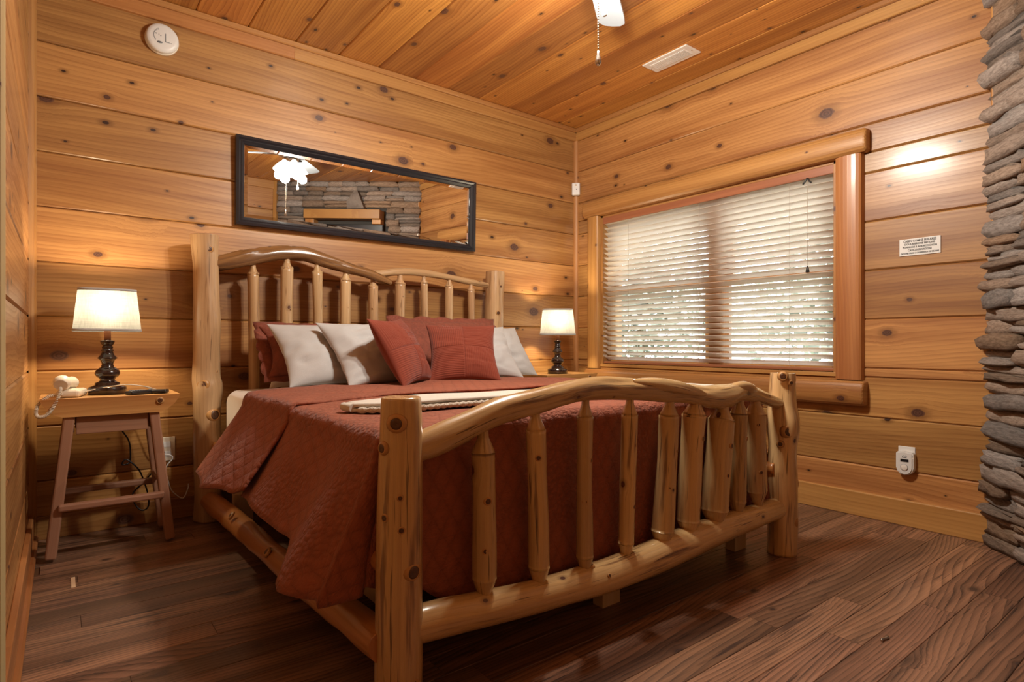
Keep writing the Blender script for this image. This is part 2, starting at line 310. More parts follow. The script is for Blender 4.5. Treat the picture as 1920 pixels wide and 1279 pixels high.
# ================================================================== SETTING
# -------- floor
fl = box('floor', 'back', None, XL - .3, XW + .3, YR - .3, YB + .3, -.12, -.006); tag(fl, kind='structure')
rg = random.Random(5); PW = .0962; row = 0; y = .685 - PW * 12
LN = 1.215
while y < YB + .02:
    y0, y1 = max(y, YR), min(y + PW, YB + .02); x = XL - rg.random() * LN; row += 1
    if y1 - y0 > .02:
        while x < XW + .02:
            a, b = max(x, XL - .01), min(x + LN, XW + .02)
            if b - a > .06: board('plank', fl, 'floor', ((a + b) / 2, (y0 + y1) / 2, -.008), (1, 0, 0), (0, 1, 0), b - a - .0012, y1 - y0 - .001, .008, .0012)
            x += LN
    y += PW
# -------- headboard wall
wb = box('wall_back', 'back', None, XL - .3, XW + .3, YB + .016, YB + .2, -.1, ZC + .1); tag(wb, kind='structure')
rows = [.012 + .2345 * k for k in range(11)]
def hrow(parent, zlo, zhi, p0, p1, wallx=None, wally=None, nrm=1, mat='pine'):
    if wally is not None: board('plank', parent, mat, ((p0 + p1) / 2, wally + .016 * nrm, (zlo + zhi) / 2), (nrm, 0, 0), (0, 0, 1), abs(p1 - p0), zhi - zlo - .0015, .016)
    else: board('plank', parent, mat, (wallx + .016 * nrm, (p0 + p1) / 2, (zlo + zhi) / 2), (0, -nrm, 0), (0, 0, 1), abs(p1 - p0), zhi - zlo - .0015, .016)
for k, z in enumerate(rows):
    z1 = min(z + .2345, 2.42)
    hrow(wb, z if k else 0, z1, XL, XW, wally=YB)
# -------- window wall with an opening
OY0, OY1, OZ0, OZ1 = 1.318, 2.93, .672, 1.752          # window opening
ww = struct('wall_right', 'knotty pine plank wall with the window')
for nm, a in (('backing', (XW + .016, XW + .2, -.6, OY0, -.1, ZC + .1)), ('backing', (XW + .016, XW + .2, OY1, YB + .2, -.1, ZC + .1)),
              ('backing', (XW + .016, XW + .2, OY0, OY1, -.1, OZ0)), ('backing', (XW + .016, XW + .2, OY0, OY1, OZ1, ZC + .1))):
    box(nm, 'back', ww, *a)
for k, z in enumerate(rows):
    zl = z if k else 0; z1 = min(z + .2345, 2.42)
    if z1 <= OZ0 - .01 or zl >= OZ1: hrow(ww, zl, z1, .55, YB, wallx=XW)
    elif zl < OZ0:
        hrow(ww, zl, OZ0, .55, YB, wallx=XW); hrow(ww, OZ0, z1, .55, OY0, wallx=XW); hrow(ww, OZ0, z1, OY1, YB, wallx=XW)
    elif z1 > OZ1:
        hrow(ww, OZ1, z1, .55, YB, wallx=XW); hrow(ww, zl, OZ1, .55, OY0, wallx=XW); hrow(ww, zl, OZ1, OY1, YB, wallx=XW)
    else: hrow(ww, zl, z1, .55, OY0, wallx=XW); hrow(ww, zl, z1, OY1, YB, wallx=XW)
# -------- left and rear walls
wl = box('wall_left', 'back', None, XL - .2, XL - .016, YR - .3, YB + .2, -.1, ZC + .1); tag(wl, kind='structure')
wr = box('wall_rear', 'back', None, XL - .3, 2.2, YR - .2, YR - .016, -.1, ZC + .1); tag(wr, kind='structure')
for k, z in enumerate(rows):
    zl = z if k else 0; z1 = min(z + .2345, 2.42)
    hrow(wl, zl, z1, 1.50, YB, wallx=XL, nrm=-1); hrow(wl, zl, z1, YR, .62, wallx=XL, nrm=-1); hrow(wr, zl, z1, XL, 1.92, wally=YR, nrm=-1)
board('plank', wl, 'pine', (XL - .016, 1.06, 2.25), (0, 1, 0), (0, 0, 1), .88, .34, .016)
# -------- ceiling boards
cl = box('ceiling', 'back', None, XL - .3, XW + .3, YR - .3, YB + .3, ZC + .016, ZC + .15); tag(cl, kind='structure')
rg = random.Random(11); x = .511 - .2363 * 3
cuts = {4: 1.9, 6: 2.35, 8: 1.2, 7: 2.05, 10: 1.6}
i = 0
while x < XW:
    a, b = max(x, XL), min(x + .2363, XW); cut = cuts.get(i)
    seg = [(YR, YB)] if not cut else [(YR, cut), (cut, YB)]
    if b - a > .01:
        for s in seg: board('plank', cl, 'pine_ceil', ((a + b) / 2, (s[0] + s[1]) / 2, ZC + .016), (0, 1, 0), (1, 0, 0), s[1] - s[0] - .001, b - a - .0015, .016, .005)
    x += .2363; i += 1
# -------- trims
TR = [0]
def trim(mat, c, ex, ez, L, Wd, Th, ch=.004, prof=None, label=None):
    TR[0] += 1; me = prism(prof, L) if prof else board_mesh(L, Wd, Th, ch).copy(); me.materials.clear()
    o = link('trim_%d' % TR[0], me, mat, None, axes(ex, ez, c)); o['kind'] = 'structure'
    if label: o['label'] = label
    return o
for s0, s1 in ((XL, .98), (.98, XW)):                                     # crown on the headboard wall, in two lengths
    trim('pine_trim', ((s0 + s1) / 2, YB, 2.395), (1, 0, 0), (0, 0, 1), s1 - s0 - .001, .09, .019, label='flat frieze board under the ceiling')
trim('pine_trim', ((XL + XW) / 2, YB - .019, 2.425), (1, 0, 0), (0, 0, 1), XW - XL, .03, .016, .005)
trim('pine_trim', (XW, 1.86, 2.395), (0, -1, 0), (0, 0, 1), 2.62, .085, .019); trim('pine_trim', (XW - .019, 1.86, 2.425), (0, -1, 0), (0, 0, 1), 2.62, .03, .016, .005)
trim('pine_trim', (XL, 1.4, 2.395), (0, 1, 0), (0, 0, 1), 3.6, .09, .019); trim('pine_trim', (.9, YR, 2.395), (-1, 0, 0), (0, 0, 1), 2.0, .09, .019)
q = [(0, 0), (.026, 0), (.024, -.010), (.018, -.018), (.010, -.024), (0, -.026)]  # quarter round
trim('pine_trim', (XW, YB, 1.18), (0, 0, 1), (-1, 0, 0), 2.36, 0, 0, prof=[(a, b) for a, b in q], label='quarter-round strip in the room corner')
trim('pine_trim', (XL, YB, 1.18), (0, 0, -1), (1, 0, 0), 2.36, 0, 0, prof=[(a, b) for a, b in q])
trim('pine_trim', (XW, .686, 1.2), (0, 0, 1), (0, 1, 0), 2.34, .034, .022, label='wooden corner strip beside the stone')
box('baseboard_right', 'pine_trim', None, XW - .020, XW, .60, YB, .0, .118, .004)['kind'] = 'structure'
box('baseboard_left', 'trim_red', None, XL, XL + .018, 1.56, YB, .0, .11, .003)['kind'] = 'structure'
box('baseboard_back', 'pine', None, XL + .018, XW - .02, YB - .012, YB, .0, .10, .003)['kind'] = 'structure'
trim('trim_red', (XL + .018, 2.37, .012), (0, 1, 0), (0, 0, 1), 1.62, .024, .014, .006)
# -------- door in the left wall, beside the camera (only its casing shows)
d1 = struct('door_1', 'plank door in a raw pine casing')
box('door_leaf', 'pine', d1, XL - .05, XL - .017, .70, 1.44, .005, 2.03, .003)
for i in range(5): box('door_plank', 'pine', d1, XL - .017, XL - .011, .70 + .148 * i + .001, .70 + .148 * (i + 1) - .001, .01, 2.02, .002)
box('casing', 'casing_raw', d1, XL, XL + .022, 1.44, 1.545, 0, 2.10, .003); box('casing', 'casing_raw', d1, XL, XL + .022, .60, .70, 0, 2.10, .003); box('casing', 'casing_raw', d1, XL, XL + .022, .60, 1.545, 2.03, 2.13, .003)
# -------- window: jambs, sashes, panes
w1 = struct('window_1', 'double window of two honey pine sash pairs')
for nm, a in (('jamb', (XW, XW + .2, OY0 - .002, OY0 + .018, OZ0, OZ1)), ('jamb', (XW, XW + .2, OY1 - .018, OY1 + .002, OZ0, OZ1)),
              ('head_jamb', (XW, XW + .2, OY0, OY1, OZ1 - .018, OZ1 + .002)), ('sill_board', (XW - .01, XW + .2, OY0, OY1, OZ0 - .002, OZ0 + .018)),
              ('mullion', (XW + .06, XW + .16, 2.01, 2.09, OZ0, OZ1))): box(nm, 'pine_trim', w1, *a, .002)
for ya, yb in ((OY0 + .018, 2.01), (2.09, OY1 - .018)):
    for za, zb, xx in ((OZ0 + .018, 1.225, XW + .085), (1.195, OZ1 - .018, XW + .125)):
        s = .042
        st = box('sash_stile', 'pine_trim', w1, xx, xx + .035, ya, ya + s, za, zb, .003); box('sash_stile', 'pine_trim', w1, xx, xx + .035, yb - s, yb, za, zb, .003)
        box('sash_rail', 'pine_trim', w1, xx, xx + .035, ya + s, yb - s, za, za + s, .003); box('sash_rail', 'pine_trim', w1, xx, xx + .035, ya + s, yb - s, zb - s, zb, .003)
        box('pane', 'glass', w1, xx + .015, xx + .019, ya + s, yb - s, za + s, zb - s)
# half-log casings
def halflog(name_label, c, ex, ez, L, Wd, dep, mat, endround):
    TR[0] += 1; n = 10; prof = [(-Wd / 2, 0)] + [(-Wd / 2 * math.cos(PI * i / n) * .98 - 0, -dep * (.35 + .65 * math.sin(PI * i / n) ** .55)) for i in range(0, n + 1)] + [(Wd / 2, 0)]
    me = prism(prof, L)
    bm = bmesh.new(); bm.from_mesh(me)
    if endround:
        bmesh.ops.bevel(bm, geom=[e for e in bm.edges if all(abs(abs(v.co.x) - L / 2) < 1e-5 for v in e.verts) and any(v.co.y < -1e-5 for v in e.verts)], offset=.014, segments=3, affect='EDGES', profile=.5)
    bm.to_mesh(me); bm.free()
    a = me.attributes.get('wood')
    if a: me.attributes.remove(a)
    a = me.attributes.new('wood', 'FLOAT_VECTOR', 'POINT'); a.data.foreach_set('vector', [q for v in me.vertices for q in (v.co.x, v.co.z, v.co.y)])
    o = link('trim_%d' % TR[0], me, mat, None, axes(ex, ez, c)); o['kind'] = 'structure'; o['label'] = name_label; return o
halflog('half-log head casing above the window', (XW, 2.121, 1.808), (0, -1, 0), (0, 0, 1), 1.91, .116, .055, 'pine_trim', True)
halflog('half-log sill below the window', (XW, 2.112, .594), (0, -1, 0), (0, 0, 1), 1.874, .124, .062, 'trim_red', True)
halflog('half-log casing at the stone side of the window', (XW, 1.254, 1.204), (0, 0, 1), (0, 1, 0), 1.092, .126, .042, 'trim_red', False)
halflog('half-log casing at the corner side of the window', (XW, 2.986, 1.204), (0, 0, 1), (0, 1, 0), 1.092, .112, .042, 'pine_trim', False)

# ================================================================== BLIND
bl = thing('window_blind', 'cream slatted venetian blind with brown valance hanging in the window', 'blind', (XW + .03, 2.124, OZ0 + .02))
BY0, BY1 = -.792, .792
box('valance', 'valance', bl, -.028, -.012, BY0 - .004, BY1 + .004, .998, 1.064, .004)
box('head_rail', 'valance', bl, -.010, .035, BY0, BY1, 1.02, 1.055, .002)
ns = 28; sp = .0352; tilt = R(28); sm = None
for i in range(ns):
    if sm is None:
        w2 = .0245; vs = []; fs = []
        for k in range(5):
            u = -1 + k / 2; xx = u * w2; zz = .0022 * (1 - u * u)
            for yv in (BY0, BY1):
                for dz in (0, .0026): vs.append((xx, yv, zz + dz))
        for k in range(4):
            a, b = 4 * k, 4 * k + 4; fs += [(a, b, b + 2, a + 2), (a + 1, a + 3, b + 3, b + 1), (a, a + 1, b + 1, b), (a + 2, b + 2, b + 3, a + 3)]
        fs += [(0, 2, 3, 1), (16, 17, 19, 18)]; sm = fixn(mesh('slat', vs, fs)); sm.materials.append(M['slat'])
    o = link('slat', sm, None, bl, T(.006, 0, .038 + i * sp) @ Matrix.Rotation(tilt, 4, 'Y'))
box('bottom_rail', 'valance', bl, -.02, .03, BY0, BY1, .002, .018, .004)
for yy in (-.56, 0.0, .56):
    for xx in (-.020, .031): tube('ladder_cord', 'cordw', bl, [(xx, yy, .02), (xx, yy, 1.02)], .0007, 5, .3)
tube('pull_cord', 'cordw', bl, [(-.030, -.66, .995), (-.030, -.66, .54)], .0013, 5, .3)
lathe('cord_tassel', 'black', bl, [(.003, .03), (.006, .02), (.010, 0), (.008, -.004)], 12, T(-.030, -.66, .515))
for s in (-1, 1): tube('tilt_cleat', 'black', bl, [(-.031, -.66 + .002 * s, 1.0), (-.034, -.66 + .010 * s, .985), (-.034, -.66 + .022 * s, .972)], .0045, 6, .01)

# ================================================================== FIREPLACE STONE
DX = DY = math.sqrt(.5)
A0 = Vector((XW, .70, 0)); ED = Vector((-DX, -DY, 0)); NR = Vector((-DX, DX, 0)); LEN = 1.64
fp = struct('wall_fireplace', 'ledge stone corner wall')
link('mortar_bed', boxmesh(0, LEN + .3, 0, .3, -.05, ZC + .05), 'mortar', fp, axes(ED, (0, 0, 1), A0 - NR * .0 - ED * .12 - Vector((0, 0, 0))))
box('corner_strip', 'pine_trim', fp, -.02, .02, -.05, .0, 0, ZC, .003, axes(ED, (0, 0, 1), A0 + ED * (LEN + .01)))
SM = []
for s in range(9):
    bm = bmesh.new(); bmesh.ops.create_cube(bm, size=1.0); bmesh.ops.subdivide_edges(bm, edges=bm.edges, cuts=2, use_grid_fill=True)
    for v in bm.verts:
        c = v.co.copy(); e = sum(abs(abs(k) - .5) < 1e-4 for k in c)
        if e >= 2: v.co *= .93 if e == 2 else .86
        q = c * 2.3 + Vector((s * 9.1, 0, 0)); v.co += Vector((noise.noise(q) * .10, noise.noise(q + Vector((5, 5, 5))) * .22, noise.noise(q + Vector((9, 1, 4))) * .16))
    me = bpy.data.meshes.new('stone'); bm.to_mesh(me); bm.free(); me.materials.append(M['stone']); me.polygons.foreach_set('use_smooth', [True] * len(me.polygons)); SM.append(me)
rg = random.Random(3); z = .0; cnt = 0; rest = []
TV0, TV1, TZ0, TZ1 = .37, 1.33, 1.42, 2.12
def place(u0, u1, z0, z1, proud):
    global cnt
    dep = .10; c = A0 + ED * ((u0 + u1) / 2) + NR * (proud - dep / 2 + .03) + Vector((0, 0, (z0 + z1) / 2))
    m = axes(ED, (0, 0, 1), c) @ Matrix.Rotation(rg.uniform(-.035, .035), 4, 'Y') @ Matrix.Diagonal((u1 - u0 + .006, dep, (z1 - z0) + .004, 1))
    o = link('stone', rg.choice(SM), None, fp, m); cnt += 1
while z < ZC - .01:
    h = min(rg.uniform(.042, .070), ZC - z); u = -rg.uniform(0.0, .02)
    if ZC - z - h < .025: h = ZC - z
    while u < LEN:
        L = rg.uniform(.14, .33); e = min(u + L, LEN)
        if LEN - e < .07: e = LEN
        ov = z + h > TZ0 and z < TZ1
        if ov and u < TV1 and e > TV0:
            if u < TV0 - .05: place(u, TV0, z, z + h, rg.uniform(-.01, .025))
            u = TV1; continue
        if h > .055 and rg.random() < .35:
            place(u, e, z, z + h * .5, rg.uniform(-.012, .028)); place(u, e, z + h * .5, z + h, rg.uniform(-.012, .028))
        else: place(u, e, z, z + h, rg.uniform(-.012, .03))
        u = e
    z += h
tri = fixn(mesh('stone_tri', [(-.11, .05, -.10), (.10, .05, -.11), (.11, .05, -.02), (.02, .05, .11), (-.02, .05, .105), (-.10, -.05, -.095), (.092, -.05, -.10), (.10, -.05, -.02), (.015, -.05, .10), (-.02, -.05, .095)], [(0, 1, 2, 3, 4), (5, 6, 7, 8, 9)] + [(i, (i + 1) % 5, (i + 1) % 5 + 5, i + 5) for i in range(5)]))
link('stone', tri, 'stone', fp, axes(ED, (0, 0, 1), A0 + ED * .70 + NR * .035 + Vector((0, 0, 2.235))))
# mantel beam and dark screen under it
FM = lambda u, z, d=0.: axes(ED, (0, 0, 1), A0 + ED * u + NR * d + Vector((0, 0, z)))
mb = thing('mantel_beam', 'square pine beam set in the ledge stone over the black screen', 'mantel')
box('beam', 'pine_trim', mb, -.43, .43, -.15, .02, -.05, .05, .006, FM(.83, 2.07))
for s in (-.38, .38): box('corbel', 'pine_trim', mb, s - .05, s + .05, -.11, .02, -.10, -.05, .005, FM(.83, 2.07))
tv = thing('television', 'black flat television in the stone wall under the mantel beam', 'television')
box('screen_housing', 'black', tv, -.46, .46, -.02, .02, -.27, .27, .006, FM(.85, 1.70, .05)); box('screen', 'frame', tv, -.445, .445, -.0215, -.0195, -.255, .255, 0, FM(.85, 1.70, .05))

# ================================================================== CEILING FAN
fan = thing('ceiling_fan', 'ceiling fan with whitewashed blades, lit glass shades and pull chains', 'fan', (FAN.x, FAN.y, ZC))
lathe('canopy', 'nickel', fan, [(.07, 0), (.072, -.02), (.05, -.05), (.02, -.06)], 28); lathe('downrod', 'nickel', fan, [(.012, -.05), (.012, -.10)], 12)
lathe('motor_housing', 'nickel', fan, [(.03, -.085), (.10, -.095), (.115, -.12), (.11, -.175), (.07, -.195), (.05, -.20)], 32)
BA = math.atan2(.354, .5)
bm = bmesh.new(); ol = [(.15, -.05), (.55, -.062), (.60, -.058), (.622, -.035), (.626, 0), (.622, .035), (.60, .058), (.55, .062), (.15, .05)]
v0 = [bm.verts.new((x, y, 0)) for x, y in ol]; v1 = [bm.verts.new((x, y, .007)) for x, y in ol]
bm.faces.new(v0[::-1]); bm.faces.new(v1)
for i in range(len(ol)): bm.faces.new((v0[i], v0[(i + 1) % len(ol)], v1[(i + 1) % len(ol)], v1[i]))
blm = bpy.data.meshes.new('blade'); bm.to_mesh(blm); bm.free(); blm.materials.append(M['blade'])
for k in range(4):
    m = T(0, 0, -.165) @ Matrix.Rotation(BA + k * PI / 2, 4, 'Z') @ Matrix.Rotation(R(11), 4, 'X')
    b = link('blade', blm, None, fan, m); box('blade_iron', 'nickel', b, .09, .22, -.02, .02, -.006, 0, .002)
lathe('light_fitter', 'nickel', fan, [(.05, -.2), (.06, -.21), (.055, -.235), (.03, -.25)], 28)
for k in range(4):
    a = BA + R(45) + k * PI / 2; m = T(math.cos(a) * .045, math.sin(a) * .045, -.225) @ Matrix.Rotation(a, 4, 'Z') @ Matrix.Rotation(R(-24), 4, 'Y')
    s = lathe('glass_shade', 'fan_shade', fan, [(.022, 0), (.028, -.02), (.045, -.05), (.054, -.08), (.062, -.105), (.060, -.105), (.052, -.08), (.043, -.05), (.024, -.02)], 24, m, caps=False)
    lathe('bulb', 'bulb', s, [(.008, -.02), (.02, -.05), (.024, -.07), (.012, -.09)], 16)
    ld = bpy.data.lights.new('fan_bulb', 'POINT'); ld.energy = P_FAN; ld.color = (1, .92, .80); ld.shadow_soft_size = .035
    lo = bpy.data.objects.new('bulb_light', ld); COL.objects.link(lo); lo.parent = fan; lo.location = (m @ Vector((0, 0, -.135)))
def chain(dx, dy, zb, fob):
    n = int((zb + .25) / -.009); prof = []
    for i in range(n):
        z = -.25 - i * .009; prof += [(.0011, z), (.0026, z - .0028), (.0026, z - .0052), (.0011, z - .008)]
    c = lathe('pull_chain', 'brass', fan, prof, 7, T(dx, dy, 0)); lathe('chain_fob', fob, c, [(.003, zb + .02), (.005, zb + .008), (.010, zb - .012), (.011, zb - .022), (.006, zb - .03), (.001, zb - .031)], 14)
chain(1.451 - FAN.x, 1.400 - FAN.y, 1.815 - ZC, 'nickel'); chain(1.53 - FAN.x, 1.445 - FAN.y, 2.03 - ZC, 'metal_white')

# ================================================================== CEILING VENT, DETECTORS, SIGN, MIRROR
v = thing('ceiling_vent', 'white louvred air register on the pine ceiling', 'vent', (2.713, 2.056, ZC))
box('faceplate', 'metal_white', v, -.066, .066, -.150, .150, -.007, 0, .002)
for i in range(26):
    yy = -.115 + i * .0092; box('louvre', 'metal_white', v, -.037, .037, yy - .0012, yy + .0042, -.0105, -.006, 0)
    if i < 11: box('slot', 'dark_slot', v, -.036, .036, yy + .0042, yy + .0078, -.0078, -.0066, 0)
for s in (-1, 1): lathe('screw', 'nickel', v, [(.004, -.009), (.004, -.006)], 10, T(0, s * .138, 0))
def facing_back(x, z, d=0.): return axes((1, 0, 0), (0, 0, 1), (x, YB - d, z))
sd = thing('smoke_detector', 'round white smoke detector high on the headboard wall', 'detector')
RX = Matrix.Rotation(R(90), 4, 'X')
lathe('base_plate', 'white_old', sd, [(.070, 0), (.070, .012), (.066, .014)], 40, facing_back(.371, 2.262) @ RX)
lathe('cover', 'white', sd, [(.066, .012), (.067, .028), (.062, .036), (.05, .039)], 40, facing_back(.371, 2.262) @ RX)
DF = facing_back(.371, 2.262, .0392)
def flat(name, mat, parent, mw, x0, x1, z0, z1): return box(name, mat, parent, x0, x1, -.0006, .0004, z0, z1, 0, mw)
flat('test_slot', 'grey_print', sd, DF, .010, .013, -.018, .020); flat('test_slot', 'grey_print', sd, DF, .010, .028, -.020, -.017); flat('indicator', 'grey_print', sd, DF, -.030, -.023, .010, .014)
flat('indicator', 'grey_print', sd, DF, -.010, -.006, .004, .008); flat('indicator', 'grey_print', sd, DF, .032, .037, -.021, -.018); flat('indicator', 'grey_print', sd, DF, -.017, -.014, .008, .012)
lathe('badge', 'grey_print', sd, [(.008, 0), (.008, .0008)], 20, DF @ T(-.012, 0, -.026) @ Matrix.Diagonal((1.4, 1, .6, 1)) @ RX)
for i in range(9):
    a = R(120 + i * 12); flat('grille_mark', 'grey_print', sd, DF @ T(-.002, 0, .004), math.cos(a) * .034 - .001, math.cos(a) * .034 + .001, math.sin(a) * .034 - .004, math.sin(a) * .034 + .004)
ms = thing('motion_sensor', 'small white alarm sensor in the corner beside the window', 'sensor', (XW - .028, YB - .028, 1.985), R(45) + PI)
box('housing', 'white', ms, -.024, .008, -.030, .030, -.046, .046, .008, Matrix.Rotation(PI, 4, 'Z'), 3); lathe('sensor_lens', 'grey_print', ms, [(.004, 0), (.003, .002)], 10, T(.024, .004, -.004) @ Matrix.Rotation(R(90), 4, 'Y'))
lathe('indicator_dome', 'white_old', ms, [(.007, 0), (.005, .003), (.001, .004)], 12, T(.024, 0, .026) @ Matrix.Rotation(R(90), 4, 'Y'))
sg = thing('wall_sign', 'small white lettered plaque on the pine wall beside the window', 'sign', (XW, .9625, 1.273))
box('plate', 'white', sg, -.004, 0, -.080, .080, -.0385, .0385, .001)
for i, (tx, sz, wd) in enumerate((('CABIN COMNE BULARES', .0145, .128), ('DOUUIUERONE BETIONS', .0115, .118), ('PONNUOS 2 ANDECOCHON', .0115, .132), ('CADCOUNNADONI', .0125, .092), ('DIOONE PANC O DORENULA DE DE ANE', .0095, .148))):
    cu = bpy.data.curves.new('t', 'FONT'); cu.body = tx; cu.size = sz; cu.align_x = 'CENTER'; cu.align_y = 'CENTER'; cu.extrude = .0003; cu.offset = .00035; cu.resolution_u = 2
    tmp = bpy.data.objects.new('t', cu); COL.objects.link(tmp); dg = bpy.context.evaluated_depsgraph_get(); me = bpy.data.meshes.new_from_object(tmp.evaluated_get(dg)); bpy.data.objects.remove(tmp)
    w = max(v.co.x for v in me.vertices) - min(v.co.x for v in me.vertices); me.materials.clear()
    mm = Matrix(((0, 0, -1, 0), (-1, 0, 0, 0), (0, 1, 0, 0), (0, 0, 0, 1)))
    link('lettering', me, 'ink', sg, T(-.0043, 0, .0272 - i * .0138) @ mm @ Matrix.Diagonal((wd / w, 1, 1, 1)))
co = thing('gas_alarm', 'white plug-in gas alarm on the pine wall below the sign', 'alarm', (XW, 1.013, .288))
ol = [(-.036, .045), (-.03, .052), (0, .058), (.03, .052), (.036, .045), (.036, -.02), (.030, -.038), (.018, -.050), (0, -.055), (-.018, -.050), (-.030, -.038), (-.036, -.02)]
bm = bmesh.new(); a = [bm.verts.new((0, y, z)) for y, z in ol]; b = [bm.verts.new((-.034, y * .96, z * .97)) for y, z in ol]
bm.faces.new(a); bm.faces.new(b[::-1])
for i in range(len(ol)): bm.faces.new((a[i], b[i], b[(i + 1) % len(ol)], a[(i + 1) % len(ol)]))
bmesh.ops.recalc_face_normals(bm, faces=bm.faces); bmesh.ops.bevel(bm, geom=[e for e in bm.edges if all(v.co.x < -.03 for v in e.verts)], offset=.005, segments=2, affect='EDGES'); me = bpy.data.meshes.new('h'); bm.to_mesh(me); bm.free()
link('housing', me, 'white', co)
box('display', 'black', co, -.0352, -.033, -.017, .015, .008, .020, 0)
lathe('test_button', 'metal_white', co, [(.014, 0), (.014, .002), (.012, .003)], 20, T(-.034, 0, -.018) @ Matrix.Rotation(R(-90), 4, 'Y')); lathe('button_ring', 'grey_print', co, [(.0155, 0), (.0155, .0008)], 20, T(-.034, 0, -.018) @ Matrix.Rotation(R(-90), 4, 'Y'))
for i in range(5): box('printed_mark', 'grey_print', co, -.0346, -.0338, -.010 + i * .004, -.0075 + i * .004, .030 + (i % 2) * .003, .034 + (i % 2) * .003, 0)
box('printed_mark', 'grey_print', co, -.0346, -.0338, -.009, .009, .026, .029, 0)
op = thing('wall_outlet', 'white outlet plate behind the plug-in gas alarm', 'outlet', (XW, 1.013, .30)); box('cover_plate', 'white', op, -.005, 0, -.034, .034, -.04, .062, .002)
# mirror, top leaning slightly off the wall
mi = thing('wall_mirror', 'long mirror with black frame hanging above the log headboard', 'mirror', (1.41, YB, 1.435))
MW, MH = .722, .448; tm = Matrix.Rotation(R(1.6), 4, 'X')
fr = [(0, 0), (0, -.030), (.012, -.034), (.020, -.026), (.026, -.028), (.038, -.018), (.042, -.012), (.042, 0)]
def mitre(name, p0, p1, inn):
    p0, p1, inn = Vector(p0), Vector(p1), Vector(inn); t = (p1 - p0).normalized(); n = len(fr); vs = []
    for w, y in fr: vs.append(p0 + inn * w + t * w + Vector((0, y, 0)))
    for w, y in fr: vs.append(p1 + inn * w - t * w + Vector((0, y, 0)))
    fs = [tuple(range(n)), tuple(range(n, 2 * n))] + [(i, (i + 1) % n, (i + 1) % n + n, i + n) for i in range(n)]
    return link(name, fixn(mesh(name, vs, fs)), 'frame', mi, tm)
C4 = [(-MW, 0, 0), (MW, 0, 0), (MW, 0, MH), (-MW, 0, MH)]; I4 = [(0, 0, 1), (-1, 0, 0), (0, 0, -1), (1, 0, 0)]
for i in range(4): mitre('frame_rail', C4[i], C4[(i + 1) % 4], I4[i])
a, b = MW - .040, MW - .058; z0, z1, z2, z3 = .040, .058, MH - .058, MH - .040
vs = [(-a, -.010, z0), (a, -.010, z0), (a, -.010, z3), (-a, -.010, z3), (-b, -.0125, z1), (b, -.0125, z1), (b, -.0125, z2), (-b, -.0125, z2)]
gl = link('mirror_glass', mesh('g', vs, [(4, 5, 6, 7)]), 'mirror', mi, tm); link('bevel', mesh('b', vs, [(0, 1, 5, 4), (1, 2, 6, 5), (2, 3, 7, 6), (3, 0, 4, 7)]), 'mirror', gl)
box('backing', 'black', mi, -a, a, -.008, -.004, z0, z3, 0, tm)

# ================================================================== LOG BED
YF, YH = 1.185, 3.065
bed = thing('log_bed', 'rustic peeled log bed frame with picket headboard and footboard', 'bed', (1.41, 2.1, 0))
def B(o): o.matrix_parent_inverse = bed.matrix_basis.inverted(); return o
def blog(name, mat, ctrl, **kw):
    return B(log(name, mat, bed, ctrl, **kw))
def pos(o, x, y, z): return (x, y, z)
# head posts
hp = blog('head_post', 'log_head', [(.548, YH, 0, .062), (.550, YH, .10, .062), (.545, YH, .30, .060), (.540, YH, .50, .058), (.545, YH, .62, .064), (.538, YH, .70, .058), (.540, YH, .95, .056), (.536, YH, 1.20, .053), (.533, YH, 1.30, .056), (.532, YH, 1.345, .058)], n=28, seed=1, rough=.09)
hp2 = blog('head_post', 'log_head', [(2.215, YH, 0, .062), (2.22, YH, .5, .060), (2.215, YH, .9, .062), (2.222, YH, 1.2, .060), (2.223, YH, 1.30, .061)], n=28, seed=2, rough=.06)
for (x, z, r, a) in ((-.035, .64, .020, -.55), (.028, .50, .022, .45), (.005, 1.275, .013, 0), (.004, .975, .012, .1), (.018, .93, .008, .3), (.04, .70, .011, .9)):
    knot(hp, (.541 + .052 * math.sin(a) + 0, YH - .052 * math.cos(a) - (.006 if r > .015 else 0), z), (math.sin(a), -math.cos(a), 0), r)
knot(hp2, (2.205, YH - .06, 1.03), (-.3, -1, 0), .011); knot(hp2, (2.225, YH - .06, 1.20), (0, -1, 0), .007)
# head rails (a twisted log and a branch that meets it)
blog('head_rail', 'log_dark', [(.560, YH, 1.208, .034), (.64, YH, 1.232, .040), (.74, YH, 1.262, .043), (.85, YH, 1.290, .039), (.95, YH, 1.300, .038), (1.03, YH, 1.294, .037), (1.13, YH - .005, 1.268, .035), (1.24, YH - .012, 1.243, .030), (1.35, YH - .02, 1.218, .027), (1.44, YH - .026, 1.188, .022), (1.475, YH - .028, 1.174, .014)], n=24, seed=3, rough=.10, gouge=.35, twist=5)
blog('head_rail', 'log_head', [(1.37, YH, 1.222, .020), (1.43, YH, 1.230, .021), (1.52, YH, 1.245, .022), (1.64, YH, 1.254, .021), (1.80, YH, 1.246, .021), (1.99, YH, 1.226, .019), (2.13, YH, 1.211, .016), (2.19, YH, 1.205, .015)], n=20, seed=4, rough=.10, gouge=.2, twist=3)
blog('head_rail', 'log_head', [(.55, YH, .33, .035), (1.4, YH, .34, .04), (2.2, YH, .33, .035)], n=16, seed=5)
hpk = [(.746, 1.215, .0265), (.909, 1.255, .031), (1.064, 1.245, .0265), (1.221, 1.215, .029), (1.378, 1.190, .027), (1.545, 1.217, .0305), (1.701, 1.232, .022), (1.877, 1.222, .025), (2.036, 1.208, .022)]
